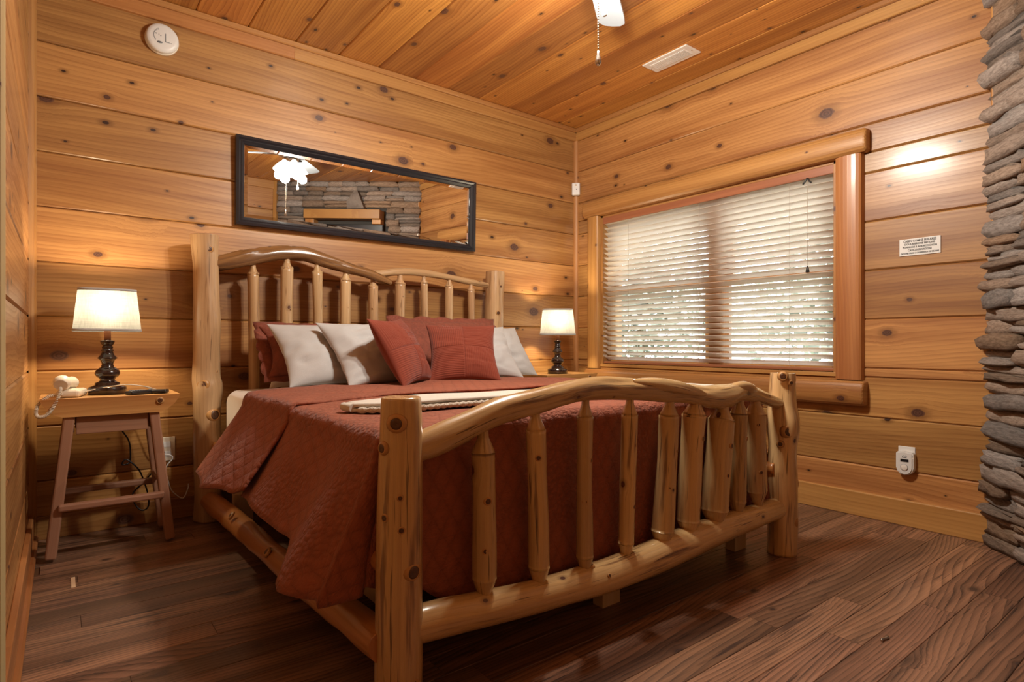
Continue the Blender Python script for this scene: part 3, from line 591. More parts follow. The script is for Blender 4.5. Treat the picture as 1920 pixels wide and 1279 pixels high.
def picket(name, mat, xt, zt, xb, zb, r, rb, y, seed, cap=.9, bendx=0., bendy=0.):
    h = zt - zb; pts = []
    for dz, k in ((0, .50), (.012, .55), (.050, .98), (.062, 1.0), (.35 * h, 1.0), (.6 * h, .96), (h - .066, 1.0), (h - .056, .98), (h - .026, .58), (h - .018, .50), (h, .48)):
        f = dz / h; rr = (rb + (r - rb) * f) * k; pts.append((xb + (xt - xb) * f + bendx * math.sin(PI * f), y + bendy * math.sin(PI * f), zb + dz, rr))
    return blog(name, mat, pts, n=16, step=.02, seed=seed, rough=.07)
for i, (x, z, r) in enumerate(hpk):
    p = picket('head_picket', 'log_head', x, z + .012, x + .004, .33, r, r, YH, 10 + i, bendx=.004 * ((-1) ** i))
    rg = random.Random(i)
    for q in range(1):
        zz = .98 + rg.random() * .2; a = rg.uniform(-.7, .5); knot(p, (x + (r - .002) * math.sin(a), YH - (r - .002) * math.cos(a), zz), (math.sin(a), -math.cos(a), 0), .0042)
# foot posts
fpo = blog('foot_post', 'log', [(.592, YF, 0, .050), (.594, YF, .12, .053), (.596, YF, .3, .052), (.598, YF, .5, .050), (.600, YF, .64, .047), (.600, YF, .690, .045), (.600, YF, .711, .043), (.600, YF, .714, .036)], n=32, seed=20, rough=.03)
for x, z, a, r in ((-.012, .660, -.62, .0135), (.035, .335, .15, .0145), (.0, .305, .1, .008), (.01, .088, 0, .016), (-.04, .455, -1.2, .007), (-.006, .50, -.45, .005), (-.01, .43, -.4, .006), (-.045, .605, -1.35, .010), (-.05, .23, -1.3, .013)):
    knot(fpo, (.597 + .049 * math.sin(a), YF - .049 * math.cos(a), z), (math.sin(a), -math.cos(a), 0), r)
fp2 = blog('foot_post', 'log', [(2.268, YF, 0, .056), (2.27, YF, .1, .054), (2.265, YF, .3, .058), (2.275, YF, .42, .052), (2.28, YF, .52, .060), (2.278, YF, .60, .050), (2.282, YF, .69, .048), (2.283, YF, .716, .047)], n=28, seed=21, rough=.09)
for z, a, r in ((.49, -.6, .018), (.28, .9, .020), (.13, .55, .020), (.44, -1.2, .009), (.68, -.4, .007), (.705, -1.0, .012), (.53, .95, .014)):
    knot(fp2, (2.27 + .052 * math.sin(a), YF - .052 * math.cos(a), z), (math.sin(a), -math.cos(a), 0), r)
# foot top rail: a heavy bent log with a burl
fr1 = blog('foot_rail', 'log', [(.61, YF, .592, .030), (.665, YF, .603, .036), (.752, YF, .628, .037), (.867, YF, .662, .035), (.995, YF, .681, .034), (1.123, YF, .700, .034), (1.22, YF, .704, .034), (1.327, YF, .697, .034), (1.491, YF, .683, .033), (1.644, YF, .667, .035), (1.76, YF, .650, .040), (1.86, YF, .647, .042), (1.95, YF, .656, .034), (2.04, YF, .645, .029), (2.118, YF, .627, .027), (2.21, YF, .605, .025), (2.285, YF, .593, .023)], n=28, seed=22, rough=.10, gouge=.22, twist=2.5)
blog('rail_burl', 'log', [(1.36, YF - .012, .715, .012), (1.47, YF - .018, .706, .022), (1.58, YF - .026, .690, .022), (1.66, YF - .034, .672, .014), (1.70, YF - .036, .664, .006)], n=16, seed=23, rough=.14, gouge=.3)
blog('rail_burl', 'log', [(1.88, YF - .006, .672, .010), (1.94, YF - .012, .676, .022), (2.0, YF - .014, .668, .022), (2.06, YF - .010, .650, .010)], n=16, seed=24, rough=.12)
# foot bottom rail
fr2 = blog('foot_rail', 'log', [(.60, YF, .193, .040), (.70, YF, .190, .043), (.96, YF, .166, .042), (1.216, YF, .155, .046), (1.42, YF, .158, .050), (1.606, YF, .168, .052), (1.9, YF, .180, .047), (2.28, YF, .185, .040)], n=24, seed=25, rough=.05)
for x, a, r in ((1.19, .1, .009), (1.40, .3, .005), (1.35, -.3, .004), (1.23, 1.2, .004), (1.58, .9, .005), (1.86, .2, .005)):
    knot(fr2, (x, YF - .046 * math.sin(a), .158 + .046 * math.cos(a)), (0, -math.sin(a), math.cos(a)), r)
fpk = [(.823, .622, .828, .200, .0285, .031, 0), (.989, .660, 1.004, .185, .027, .0275, .004), (1.177, .680, 1.175, .176, .0225, .024, -.004), (1.365, .672, 1.346, .178, .0255, .024, 0), (1.559, .655, 1.515, .180, .031, .036, .004),
       (1.697, .648, 1.655, .190, .040, .038, -.006), (1.858, .620, 1.806, .200, .046, .050, -.004), (1.966, .635, 1.950, .205, .031, .032, 0), (2.073, .625, 2.092, .222, .038, .037, -.006)]
for i, (xt, zt, xb, zb, r, rb, bx) in enumerate(fpk):
    p = picket('foot_picket', 'log', xt, zt, xb, zb, r, rb, YF, 30 + i, bendx=bx)
    rg = random.Random(50 + i)
    for q in range(2):
        f = .18 + .35 * q + rg.random() * .25; a = rg.uniform(-.8, .4); x = xb + (xt - xb) * f + bx * math.sin(PI * f); rr = rb + (r - rb) * f - .0015
        knot(p, (x + rr * math.sin(a), YF - rr * math.cos(a), zb + (zt - zb) * f), (math.sin(a), -math.cos(a), 0), rg.uniform(.004, .0075))
# side rails and supports
sr = blog('side_rail', 'log_rail', [(.560, YF, .170, .036), (.555, 1.4, .165, .037), (.55, 1.7, .152, .040), (.548, 2.0, .140, .036), (.55, 2.3, .130, .040), (.55, 2.6, .118, .041), (.55, 2.9, .104, .043), (.55, YH, .100, .042)], n=20, seed=60, rough=.10)
for y_ in (1.62, 1.95, 2.45): knot(sr, (.515, y_, .17), (-1, 0, .7), .010)
blog('side_rail', 'log_rail', [(.575, YF, .34, .026), (.575, 2.1, .345, .026), (.575, YH, .345, .028)], n=16, seed=61)
blog('side_rail', 'log_rail', [(2.25, YF, .17, .036), (2.25, 2.1, .15, .038), (2.23, YH, .12, .04)], n=16, seed=62); blog('side_rail', 'log_rail', [(2.225, YF, .34, .026), (2.225, YH, .345, .028)], n=16, seed=63)
for x, y_ in ((.66, 1.30), (1.385, 1.300), (2.170, 1.325), (.645, 2.83), (1.40, 2.83), (2.15, 2.83)): B(box('support_leg', 'stud', bed, x - .040, x + .040, y_ - .022, y_ + .022, 0, .16, .002))
for x in (.66, 1.385, 2.17): B(box('support_beam', 'stud', bed, x - .02, x + .02, 1.25, 3.0, .16, .235, .002))
for i in range(9): B(box('bed_slat', 'stud', bed, .60, 2.21, 1.27 + i * .2, 1.36 + i * .2, .235, .255, .001))
# ================================================================== MATTRESS
def softbox(name, mat, x0, x1, y0, y1, z0, z1, bev, label, cat):
    me = boxmesh(x0, x1, y0, y1, z0, z1, bev, 4); me.polygons.foreach_set('use_smooth', [True] * len(me.polygons)); return tag(link(name, me, mat), label, cat)
softbox('box_spring', 'sheet', .612, 2.188, 1.262, 3.0, .256, .392, .025, 'white box spring under the mattress on the log bed', 'box spring')
softbox('mattress', 'sheet', .602, 2.198, 1.262, 3.0, .393, .617, .055, 'mattress in a white fitted sheet, its corner showing at the headboard', 'mattress')

# ================================================================== BEDSPREAD
MX0, MX1, MY0, ZT = .602, 2.198, 1.262, .626
def nz(*a): return noise.noise(Vector(a))
def cover(name, parent, mat, y0, y1, lift, dropL, dropR, foot, thick, flare=.15, seed=0.):
    """cloth lying on the mattress between y0 (foot) and y1 (head), hanging at the sides and, if foot, over the foot end"""
    vs, fs, wv = [], [], []
    idx = {}
    def key(i, j): return (i, j)
    nx, ny = 64, max(10, int((y1 - y0) / .028))
    def top(x, y):
        e = min(x - MX0, MX1 - x); s = 1 - max(0, 1 - e / .12) ** 2 * .0
        return ZT + lift + .006 * nz(x * 3 + seed, y * 3, 0) + .004 * nz(x * 9, y * 7, seed) + .012 * min(1, max(0, e) / .3)
    for j in range(ny + 1):
        y = y0 + (y1 - y0) * j / ny
        for i in range(nx + 1):
            x = MX0 + (MX1 - MX0) * i / nx; idx[i, j] = len(vs); vs.append(Vector((x, y, top(x, y)))); wv.append((x, y, 0))
    for j in range(ny):
        for i in range(nx): fs.append((idx[i, j], idx[i + 1, j], idx[i + 1, j + 1], idx[i, j + 1]))
    # perimeter: list of (top index, outward dir, drop length, cone angle)
    per = [(idx[0, j], Vector((-1, 0, 0)), None, 'L', j) for j in range(ny, -1, -1)]
    if foot:
        per += [(idx[0, 0], Vector((-math.cos(a), -math.sin(a), 0)), a, 'C', 0) for a in [PI / 2 * k / 14 for k in range(1, 14)]]
        per += [(idx[i, 0], Vector((0, -1, 0)), None, 'F', i) for i in range(0, nx + 1)]
        per += [(idx[nx, 0], Vector((math.cos(a), -math.sin(a), 0)), a, 'D', 0) for a in [PI / 2 * k / 14 for k in range(13, 0, -1)]]
    runs = [per]
    perR = [(idx[nx, j], Vector((1, 0, 0)), None, 'R', j) for j in range(0, ny + 1)]
    if foot: runs[0] += perR
    else: runs.append(perR)
    K = 22
    for run in runs:
        cols = []
        for (ti, d, a, kd, q) in run:
            P = vs[ti]; col = [ti]
            yy = P.y; xx = P.x
            if kd == 'L': L = dropL(yy); sw = flare - (.03 * max(0, 1 - (yy - MY0) / .2) if foot else 0)
            elif kd == 'R': L = dropR; sw = .04
            elif kd == 'F':
                u = (xx - MX0) / (MX1 - MX0); L = .50 - .17 * max(0, 1 - u / .13) ** 1.5; sw = .012
            elif kd == 'C':
                f = a / (PI / 2); L = dropL(y0) * (1 - f) + .33 * f + .04 * math.sin(PI * f); sw = (flare - .03) * (1 - f) + .012 * f
            else:
                f = a / (PI / 2); L = dropR * (1 - f) + .50 * f; sw = .04 * (1 - f) + .012 * f
            for k in range(1, K + 1):
                s = L * k / K; rb = .045
                if s < rb * PI / 2: ang = s / rb; ox = rb * math.sin(ang); oz = -rb * (1 - math.cos(ang)); ox *= .6
                else:
                    h = s - rb * PI / 2; ox = rb * .6 + sw * (h / .26) ** 1.1 * .9; oz = -rb - h * (.97 if sw < .05 else .91)
                fold = 0.
                if kd in 'L': fold = (.014 * math.sin(yy * 15 + 2 * nz(yy * 2, seed, 1)) + .012 * nz(yy * 5, s * 3, seed)) * (s / .3)
                if kd in 'L' and foot and yy < 1.62: fold += .022 * math.sin((yy - 1.26) * 21) * (s / .3) * (1.62 - yy) / .36
                if kd == 'F': fold = (.010 * nz(xx * 8, s * 5, seed) + .006 * math.sin(xx * 20)) * min(1, s / .2)
                if kd == 'C': fold = .03 * math.sin(f * PI * 4.0) * (s / .35) * (1 if f > .25 else f * 4)
                o = d * max(0.004, ox + fold)
                z = P.z + oz
                co = Vector((P.x + o.x, P.y + o.y, z))
                if kd in 'CF' and co.y < YF + .058: co.y = YF + .058 + .004 * nz(xx * 5, z * 9, 2)
                col.append(len(vs)); vs.append(co)
                if kd == 'L': wv.append((xx - s, yy, 0))
                elif kd == 'R': wv.append((xx + s, yy, 0))
                else: wv.append((xx + d.x * s, yy + d.y * s, 0))
            cols.append(col)
        for c in range(len(cols) - 1):
            A, Bc = cols[c], cols[c + 1]
            for k in range(K):
                f = [A[k], A[k + 1], Bc[k + 1], Bc[k]]
                f = [v for i, v in enumerate(f) if v not in f[:i]]
                if len(f) > 2: fs.append(tuple(f))
    me = fixn(mesh(name, vs, fs, wv, True)); o = link(name, me, mat, parent)
    md = o.modifiers.new('thickness', 'SOLIDIFY'); md.thickness = thick; md.offset = 1
    return o
bs = thing('bedspread', 'rust red quilted bedspread draped over the bed, corner hanging by the footboard', 'bedspread')
def hem(y):
    k = min(1, max(0, (1.50 - y) / .16)); return .325 + .010 * math.sin(y * 13) + .090 * k * k * (3 - 2 * k)
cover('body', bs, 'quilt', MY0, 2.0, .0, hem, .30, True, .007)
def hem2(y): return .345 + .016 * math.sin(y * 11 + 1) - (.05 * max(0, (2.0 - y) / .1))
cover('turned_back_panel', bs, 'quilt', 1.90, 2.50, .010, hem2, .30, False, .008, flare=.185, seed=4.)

# ================================================================== THROW BLANKET
tb = thing('throw_blanket', 'cream folded throw blanket across the foot of the bed', 'blanket')
def itp(x, P):
    for (a, b), (c, d) in zip(P, P[1:]):
        if x <= c: return b + (d - b) * max(0, x - a) / (c - a)
    return P[-1][1]
YFp = [(.64, 1.590), (.70, 1.53), (.81, 1.468), (1.2, 1.42), (1.68, 1.36), (2.12, 1.32)]; YBp = [(.64, 1.640), (.81, 1.655), (1.06, 1.615), (1.68, 1.55), (2.12, 1.50)]
def btop(x): return ZT + .012 * min(1, max(0, min(x - MX0, MX1 - x)) / .3)
def slab(name, mat, x0, x1, dz, th, seed, ins=0.):
    nx = 70; yn = 12; vs, fs = [], []
    pr = [(0., .5)] + [(k / yn, 1.0) for k in range(1, yn)] + [(1., .5)] + [(k / yn, 0.0) for k in range(yn - 1, 0, -1)]; n = len(pr)
    for i in range(nx + 1):
        x = x0 + (x1 - x0) * i / nx; e = 1 if 0 < i < nx else .6; y0, y1 = itp(x, YFp) + ins, itp(x, YBp) - ins
        for f, h in pr: vs.append((x, y0 + (y1 - y0) * f, btop(x) + dz + th * (.5 + (h - .5) * e) + .004 * nz(x * 4, f * 2, seed)))
    for i in range(nx):
        for k in range(n): fs.append((i * n + k, i * n + (k + 1) % n, (i + 1) * n + (k + 1) % n, (i + 1) * n + k))
    fs += [tuple(range(n)), tuple(range(nx * n, nx * n + n))]
    return link(name, fixn(mesh(name, vs, fs, None, True)), mat, tb)
slab('lower_fold', 'throw', .650, 2.12, .010, .013, 1.); slab('upper_fold', 'throw', .648, 2.11, .024, .012, 1., .006)
tube('end_fold', 'throw', tb, [(.652, 1.585, btop(.65) + .022), (.645, 1.615, btop(.65) + .023), (.650, 1.645, btop(.65) + .022)], .0125, 12)
pts = [(x, itp(x, YFp) - .002 + .003 * nz(i * .9, 0, 3), btop(x) + .017 + .004 * nz(x * 4, 0, 1.)) for i, x in enumerate([.66 + .0102 * k for k in range(143)])]
link('knotted_edge', sweep_mesh([(*p, .0062 + .003 * (i % 2)) for i, p in enumerate(pts)], n=8, step=.01, rough=.3, seed=9), 'fringe', tb)

# ================================================================== PILLOWS
def pillow_mesh(Wd, Ht, Th, seed, n=36, ribs=False, wr=1.0):
    vs, fs, wv = [], [], []
    if ribs: n = 150
    def pt(u, v, side):
        x = u * Wd / 2 * (1 - .12 * (1 - v * v) * abs(u)); z = v * Ht / 2 * (1 - .11 * (1 - u * u) * abs(v))
        h = Th / 2 * (max(0, 1 - u * u) ** .52) * (max(0, 1 - v * v) ** .52)
        e = (1 - u * u) * (1 - v * v)
        h += wr * e * (.010 * nz(u * 2.2 + seed, v * 2.2, side) + .006 * nz(u * 5 + v * 3, v * 9 + seed, side)) - wr * .016 * max(0, nz(u * 1.7 + seed * 3, v * 5.5, 4.)) * (1 - abs(v)) ** .3 * e ** .3
        if ribs and side < 0:
            vert = (u < 0) == (v > 0); q = u if vert else v
            rib = abs(math.sin(q * PI * 18)); seam = min(1, abs(u) / .03) * min(1, abs(v) / .03); h += (.0042 * rib - .002) * seam * min(1, e * 6) - .004 * (1 - seam) * min(1, e * 6)
        return Vector((x, side * h, z))
    def gr(t): return math.sin(t * PI / 2) if not ribs else t
    for side in (-1, 1):
        o = len(vs)
        for j in range(n + 1):
            for i in range(n + 1):
                u, v = gr(-1 + 2 * i / n), gr(-1 + 2 * j / n); vs.append(pt(u, v, side)); wv.append((u * Wd / 2, v * Ht / 2, side))
        for j in range(n):
            for i in range(n):
                a = o + j * (n + 1) + i; fs.append((a, a + 1, a + n + 2, a + n + 1))
    me = mesh('pillow', vs, fs, wv, True); bm = bmesh.new(); bm.from_mesh(me); bmesh.ops.remove_doubles(bm, verts=bm.verts, dist=1e-5); bmesh.ops.recalc_face_normals(bm, faces=bm.faces); bm.to_mesh(me); bm.free(); return me
def pose(x, y, z, yaw, lean, Ht, roll=0.):
    return T(x, y, z) @ Matrix.Rotation(R(yaw), 4, 'Z') @ Matrix.Rotation(R(-lean), 4, 'X') @ Matrix.Rotation(R(roll), 4, 'Y') @ T(0, 0, Ht / 2)
ZB = ZT + .022
LG = 'grey linen throw pillows on the bed'
def grey(x, y, yaw, lean, seed, label, roll=0., w=.43, h=.42):
    o = thing('throw_pillow', label, 'pillow', group=LG)
    m = pose(x, y, ZB, yaw, lean, h, roll); a = link('cushion', pillow_mesh(w, h, .14, seed, wr=1.9), 'linen', o, m)
    pts = [(s * w / 2 * .93, 0.0, t * h / 2 * .93) for s, t in ((-1, -1),)]
    return o
grey(.965, 2.535, 2, 46, 1., 'grey linen pillow leaning on the rust sham beside the tall head post', -1, .41, .40)
grey(1.165, 2.445, 10, 42, 2., 'grey linen pillow tucked between another grey pillow and a corduroy pillow', -2, .39, .385)
grey(1.80, 2.50, -8, 40, 3., 'grey linen pillow half hidden behind the upright corduroy pillow', 0, .38, .37)
grey(2.005, 2.60, 0, 38, 4., 'grey linen pillow at the bed edge beside the lamp in the room corner', 0, .38, .36)
cm = pillow_mesh(.36, .345, .13, 5., ribs=True, wr=.5)
for x, y, yaw, lean, roll, lab in ((1.295, 2.37, 38, 29, -3, 'rust corduroy patchwork pillow turned on edge against a grey pillow'), (1.545, 2.375, -26, 35, 0, 'rust corduroy patchwork pillow standing square in the middle of the bed')):
    o = thing('corduroy_pillow', lab, 'pillow', group='corduroy patchwork pillows'); link('cushion', cm, 'cord_red', o, pose(x, y, ZB, yaw, lean, .345, roll))
def sham(x, y, yaw, lean, Wd, Ht, seed, label):
    o = thing('pillow_sham', label, 'pillow', group='quilted pillow shams'); m = pose(x, y, ZB, yaw, lean, Ht)
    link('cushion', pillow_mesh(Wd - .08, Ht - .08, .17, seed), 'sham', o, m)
    # scalloped flange
    n = 160; vs, fs, wv = [], [], []
    for i in range(n):
        a = 2 * PI * i / n; c, s = math.cos(a), math.sin(a); k = 1 / max(abs(c), abs(s)); u, v = c * k, s * k
        per = i / n * 18; sc = .015 * abs(math.sin(per * PI)) ** .7 - .010
        for w in (0, 1, 2):
            ex = [(-.055), -.01, sc + .010][w]; p = Vector((u * (Wd / 2 - .03) + (u) * ex, .012 * nz(u * 4 + seed, v * 4, w) * w, v * (Ht / 2 - .03) + v * ex)); vs.append(p); wv.append((p.x, p.z, 0))
    for i in range(n):
        for w in (0, 1): fs.append((i * 3 + w, i * 3 + w + 1, ((i + 1) % n) * 3 + w + 1, ((i + 1) % n) * 3 + w))
    f = link('scalloped_flange', mesh('fl', vs, fs, wv, True), 'sham', o, m); md = f.modifiers.new('t', 'SOLIDIFY'); md.thickness = .006
sham(1.055, 2.73, 0, 36, .72, .375, 6., 'rust quilted sham with scalloped edge beside the tall head post'); sham(1.735, 2.74, -2, 27, .74, .395, 7., 'rust quilted sham with scalloped edge behind the upright corduroy pillow')
for x, lab in ((1.09, 'white sleeping pillow behind the sham beside the tall head post'), (1.78, 'white sleeping pillow behind the sham by the short head post')):
    o = thing('bed_pillow', lab, 'pillow', group='white sleeping pillows'); link('cushion', pillow_mesh(.64, .335, .12, 8. + x), 'sheet', o, pose(x, 2.87, ZT - .004, 0, 26, .335))

# ================================================================== NIGHTSTANDS
def nightstand(x, y, z, label):
    o = thing('nightstand', label, 'nightstand', (x, y, 0), group='log slab nightstands')
    Wd, Dp = .464, .30; zt = z; th = .072      # half-log slab with bark-side edges
    prof = []
    for w, t_ in ((-Wd / 2, 0), (-Wd / 2 + .005, -.012), (-Wd / 2 + .022, -.040), (-Wd / 2 + .045, -.062), (-Wd / 2 + .07, -th), (Wd / 2 - .07, -th), (Wd / 2 - .045, -.060), (Wd / 2 - .02, -.038), (Wd / 2 - .004, -.012), (Wd / 2, 0)): prof.append((w, t_))
    bm = bmesh.new(); ny = 10; rws = []
    for j in range(ny + 1):
        yy = -Dp / 2 + Dp * j / ny; e = .014 * nz(j * .7, 0, x * 5); row_ = [bm.verts.new((w * (1 + e * .4), yy + .010 * nz(w * 8, j * 3, 2) * (j in (0, ny)) + (.012 * (-t_ / th) if j == 0 else 0), zt + t_)) for w, t_ in prof]; rws.append(row_)
    n = len(prof)
    for j in range(ny):
        for k in range(n): bm.faces.new((rws[j][k], rws[j][(k + 1) % n], rws[j + 1][(k + 1) % n], rws[j + 1][k]))
    bm.faces.new(rws[0]); bm.faces.new(rws[-1][::-1]); bmesh.ops.recalc_face_normals(bm, faces=bm.faces); me = bpy.data.meshes.new('slab'); bm.to_mesh(me); bm.free()
    a = me.attributes.new('wood', 'FLOAT_VECTOR', 'POINT'); a.data.foreach_set('vector', [q for v in me.vertices for q in (v.co.x, v.co.y + v.co.z, v.co.z)])
    tp = link('slab_top', me, 'stand_top', o); knot(tp, (.158, -Dp / 2 + .002, zt - .024), (0, -1, 0), .010)
    box('seam', 'dark_slot', tp, -.20, .19, -.052, -.050, zt - .001, zt + .0004, 0); box('seam', 'dark_slot', tp, -.20, .19, .04, .042, zt - .001, zt + .0004, 0)
    def beam(name, p0, p1, w, d):
        p0, p1 = Vector(p0), Vector(p1); L = (p1 - p0).length; t = (p1 - p0).normalized(); ref = Vector((0, 1, 0)) if abs(t.y) < .7 else Vector((1, 0, 0))
        xz = (ref - t * ref.dot(t)).normalized(); me = boxmesh(-L / 2, L / 2, -w / 2, w / 2, -d / 2, d / 2, .006)
        return link(name, me, 'stand_leg', o, axes(t, xz, (p0 + p1) / 2))
    zl = zt - th + .004
    for sx in (-1, 1):
        for sy in (-1, 1): beam('leg', (sx * .140, sy * .105, zl), (sx * .198, sy * .112, .012), .036, .046)
    for sy in (-1, 1): box('apron', 'stand_leg', o, -.120, .120, sy * .105 - .010, sy * .105 + .010, zl - .075, zl, .003)
    for sx in (-1, 1): box('apron', 'stand_leg', o, sx * .135 - .01, sx * .135 + .01, -.085, .085, zl - .07, zl, .003)
    beam('rung', (-.175, -.135, .205), (.175, -.135, .205), .026, .032); beam('rung', (-.172, .132, .215), (.172, .132, .215), .026, .032)
    for sx in (-1, 1): beam('rung', (sx * .172, -.10, .26), (sx * .172, .10, .26), .024, .03)
    return o
ZN = .622
NL = nightstand(.162, 2.950, ZN, 'half-log slab nightstand with splayed cedar legs holding the telephone'); NRt = nightstand(2.70, 2.985, ZN + .008, 'half-log slab nightstand in the corner beside the window')
# ================================================================== TABLE LAMPS
def lamp(x, y, z, yaw, label):
    o = thing('table_lamp', label, 'lamp', (x, y, z), R(yaw), group='dark turned table lamps')
    P = [(150, 1168), (150, 1108), (146, 1103), (98, 1084), (98, 1064), (74, 1055), (56, 1040), (66, 1022), (88, 1004), (100, 978), (92, 952), (72, 932), (48, 918), (50, 905), (45, 898), (47, 882), (60, 852), (78, 838), (76, 832), (54, 804), (42, 776), (50, 768), (50, 760), (38, 752), (44, 738), (44, 730), (36, 722), (50, 702), (57, 684), (57, 674), (28, 669)]
    lathe('turned_base', 'black_wood', o, [(a / 2218, (1168 - b) / 2218) for a, b in P], 40)
    lathe('neck', 'copper', o, [(.0122, .224), (.0122, .272), (.008, .276), (.008, .30)], 20); lathe('bulb', 'bulb', o, [(.008, .290), (.016, .305), (.019, .318), (.012, .332), (.002, .336)], 18)
    # soft-square tapered shade: open at top and bottom
    n = 48; z0, z1, r0, r1 = .262, .436, .122, .104
    def ring(r, zz):
        out = []
        for i in range(n):
            a = 2 * PI * i / n; c, s = math.cos(a), math.sin(a); k = 1 / (abs(c) ** 5 + abs(s) ** 5) ** .2; out.append((r * k * c * .97, r * k * s * .80, zz))
        return out
    def shell(name, rs, mat, par):
        vs = [v for r, zz in rs for v in ring(r, zz)]; fs = []
        for j in range(len(rs) - 1):
            for i in range(n): fs.append((j * n + i, j * n + (i + 1) % n, (j + 1) * n + (i + 1) % n, (j + 1) * n + i))
        return link(name, mesh(name, vs, fs, None, True), mat, par)
    sh = shell('lamp_shade', [(r0, z0), (r1, z1)], 'shade', o)
    shell('lower_trim', [(r0 + .0006, z0 - .001), (r0 + .0016, z0 - .001), (r0 + .001, z0 + .009), (r0, z0 + .009)], 'linen', sh); shell('upper_trim', [(r1, z1 - .009), (r1 + .0014, z1 - .009), (r1 + .001, z1 + .001), (r1 - .0004, z1 + .001)], 'linen', sh)
    for a in (0, 2 * PI / 3, 4 * PI / 3): tube('shade_spider', 'nickel', o, [(0, 0, z1 - .03), (math.cos(a) * .095, math.sin(a) * .078, z1 - .012)], .0014, 5, .1)
    tube('harp', 'nickel', o, [(-.010, 0, .28), (-.042, 0, .32), (-.030, 0, .385), (0, 0, .408), (.030, 0, .385), (.042, 0, .32), (.010, 0, .28)], .0014, 6)
    ld = bpy.data.lights.new('lamp_bulb', 'POINT'); ld.energy = P_LAMP; ld.color = (1, .82, .56); ld.shadow_soft_size = .022; lo = bpy.data.objects.new('bulb_light', ld); COL.objects.link(lo); lo.parent = o; lo.location = (0, 0, .366)
    return o
lamp(.150, 2.975, ZN + .001, -2, 'dark turned table lamp with lit cream shade beside the telephone'); lamp(2.668, 2.955, ZN + .009, -38, 'dark turned table lamp with lit cream shade in the corner by the window')
# ================================================================== TELEPHONE, REMOTES, CORDS
ph = thing('telephone', 'almond corded telephone on the slab nightstand', 'telephone', (.022, 2.905, ZN + .001), R(-12))
box('base', 'white_old', ph, -.032, .045, -.060, .085, 0, .030, .012, None, 3)
me = sweep_mesh([(-.012, -.075, .050, .022), (-.012, -.055, .058, .030), (-.012, -.02, .058, .024), (-.012, .05, .054, .020), (-.012, .09, .050, .026), (-.012, .105, .046, .020)], n=16, step=.01, rough=0); link('handset', me, 'white_old', ph)
lathe('cord_socket', 'black', ph, [(.005, 0), (.005, .004)], 12, T(-.012, -.076, .040) @ Matrix.Rotation(R(90), 4, 'X'))
ctrl = [Vector(p) for p in ((-.012, -.078, .040), (-.010, -.098, .018), (-.028, -.108, -.030), (-.052, -.110, -.062), (-.078, -.108, -.060), (-.075, -.104, -.020), (-.045, -.090, .010), (-.010, -.062, .014))]
cv = catmull(ctrl, 40); pts = []
for i, p in enumerate(cv):
    t = (cv[min(i + 1, len(cv) - 1)] - cv[max(i - 1, 0)]).normalized(); a = t.orthogonal().normalized()
    a = (Vector((0, 1, 0)) - t * t.y).normalized(); b = t.cross(a); w = i * 1.35; pts.append(p + (a * math.cos(w) + b * math.sin(w)) * .0052)
link('coil_cord', sweep_mesh([(*p, .0019) for p in pts], n=6, step=.0035, rough=0), 'white_old', ph)
tube('line_cord', 'white_old', ph, [(.045, .03, .016), (.10, .035, .028), (.19, -.01, .042), (.25, .04, .030), (.30, .12, .004)], .0022, 6)
def remote(x, y, yaw, L, label, btn):
    o = thing('remote_control', label, 'remote', (x, y, ZN + .001), R(yaw), group='remote controls on the nightstand')
    me = boxmesh(-L / 2, L / 2, -.021, .021, 0, .016, .006, 3); me.polygons.foreach_set('use_smooth', [True] * len(me.polygons)); link('body', me, 'black', o)
    for i in range(btn):
        for j in range(3): box('button', 'grey_print', o, -L / 2 + .014 + i * .012, -L / 2 + .022 + i * .012, -.013 + j * .010, -.007 + j * .010, .0155, .0185, .001)
remote(.253, 2.868, 35, .10, 'black remote control beside the lamp base', 5); remote(.318, 2.888, -25, .085, 'plain black remote control at the nightstand edge', 1)
def cordthing(label, pts, r, mat):
    o = thing('power_cord', label, 'cord'); return link('cord', sweep_mesh([(*p, r) for p in pts], n=7, step=.01, rough=0), mat, o)
yb = YB - .035
cordthing('black lamp cord looping below the slab nightstand', [(.17, 3.05, ZN + .008), (.19, 3.12, ZN - .01), (.20, 3.125, .53), (.205, 3.12, .46), (.235, 3.12, .40), (.242, 3.12, .34), (.238, 3.12, .30), (.21, 3.11, .295), (.225, 3.10, .318), (.27, 3.10, .27), (.295, 3.10, .20), (.31, 3.10, .13), (.305, 3.10, .09), (.28, 3.095, .085), (.255, 3.10, .12), (.25, 3.10, .165), (.29, 3.11, .205), (.34, 3.13, .26), (.38, YB - .02, .325)], .0034, 'black')
cordthing('white phone cord running down behind the slab nightstand', [(.30, 3.03, ZN + .004), (.30, 3.12, ZN - .02), (.295, 3.14, .50), (.315, 3.145, .42), (.345, 3.15, .33), (.40, 3.15, .31), (.41, 3.155, .29), (.385, 3.155, .25), (.40, 3.15, .16), (.425, 3.15, .12), (.455, 3.15, .10), (.475, 3.155, .14), (.48, YB - .016, .16)], .0026, 'white')
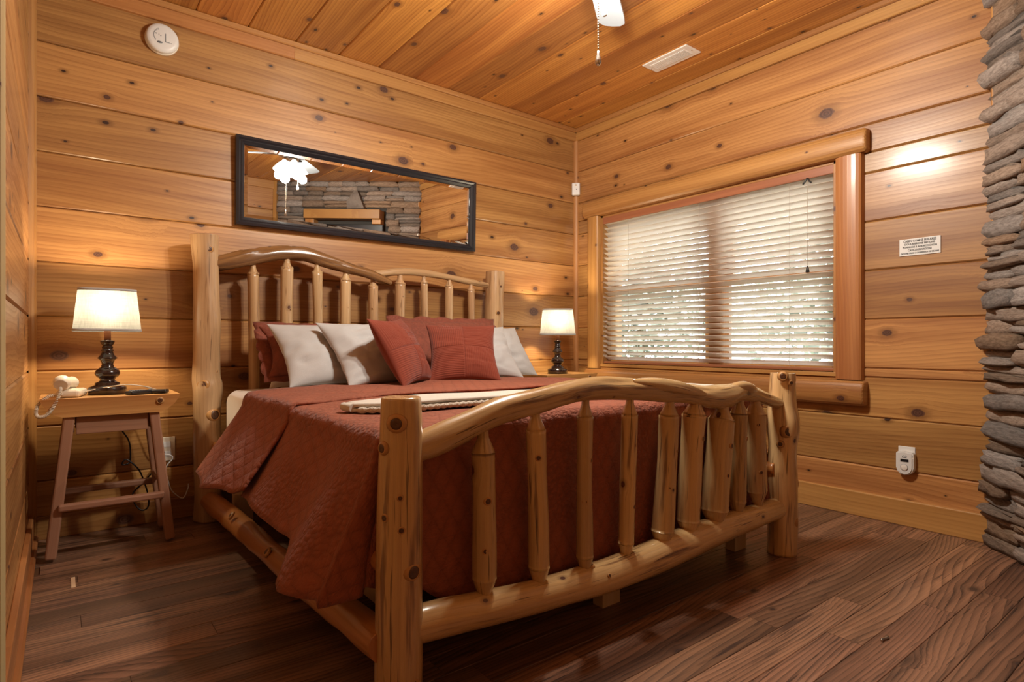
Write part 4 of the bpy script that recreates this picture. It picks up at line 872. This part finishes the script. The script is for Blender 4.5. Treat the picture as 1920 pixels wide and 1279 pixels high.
wo = thing('wall_outlet', 'almond outlet plate on the headboard wall behind the nightstand leg', 'outlet', (.392, YB, .335)); box('cover_plate', 'white_old', wo, -.034, .034, -.005, 0, -.056, .056, .002)
for s in (-1, 1): box('socket', 'white', wo, -.016, .016, -.0065, -.004, s * .022 - .013, s * .022 + .013, .003)
ta = thing('floor_tape', 'short tan strip stuck to the dark floor by the nightstand', 'tape', (.03, 2.545, .0008)); box('strip', 'tape', ta, -.006, .006, -.055, .055, -.0004, .0004, 0)
db = thing('metal_scrap', 'small bead-like scrap lying on the dark floor', 'scrap', (1.83, .66, .004)); link('bead_strand', sweep_mesh([(-.02, 0, 0, .003), (-.01, .002, .001, .0036), (0, 0, 0, .003), (.01, -.003, .001, .0038), (.022, 0, 0, .003)], n=8, step=.004, rough=.3), 'nickel', db)

# ================================================================== OUTSIDE
gd = box('ground_outside', 'lawn', None, XW + .25, 30, -20, 25, -.6, -.5); tag(gd, kind='structure')
def tree(x, y, h, rad, seed, label, nl=5200):
    o = thing('leafy_tree', label, 'tree', (x, y, -.5), group='trees outside the window'); rg = random.Random(seed)
    link('trunk', sweep_mesh([(0, 0, 0, .12), (.05, 0, h * .4, .09), (0, .05, h * .8, .05)], n=10, step=.2, rough=.1), 'bark', o)
    vs, fs = [], []
    for i in range(nl):
        p = Vector((rg.gauss(0, .42), rg.gauss(0, .42), rg.gauss(0, .42))) * rad; p.z = p.z * 1.2 + h * .68; a = Vector((rg.gauss(0, 1), rg.gauss(0, 1), rg.gauss(0, 1))).normalized(); b = a.orthogonal().normalized(); s = rg.uniform(.05, .11); k = len(vs)
        vs += [p - a * s, p + b * s * .5, p + a * s, p - b * s * .5]; fs.append((k, k + 1, k + 2, k + 3))
    f = link('foliage', mesh('f', vs, fs), 'leaf', o); f['kind'] = 'stuff'
tree(7.8, 6.6, 3.2, 1.5, 1, 'low leafy tree outside the window by the corner side'); tree(6.2, 2.3, 3.4, 1.6, 2, 'leafy tree outside straight behind the window'); tree(10.5, 11.5, 3.6, 1.8, 3, 'broad leafy tree outside far to the side of the window')
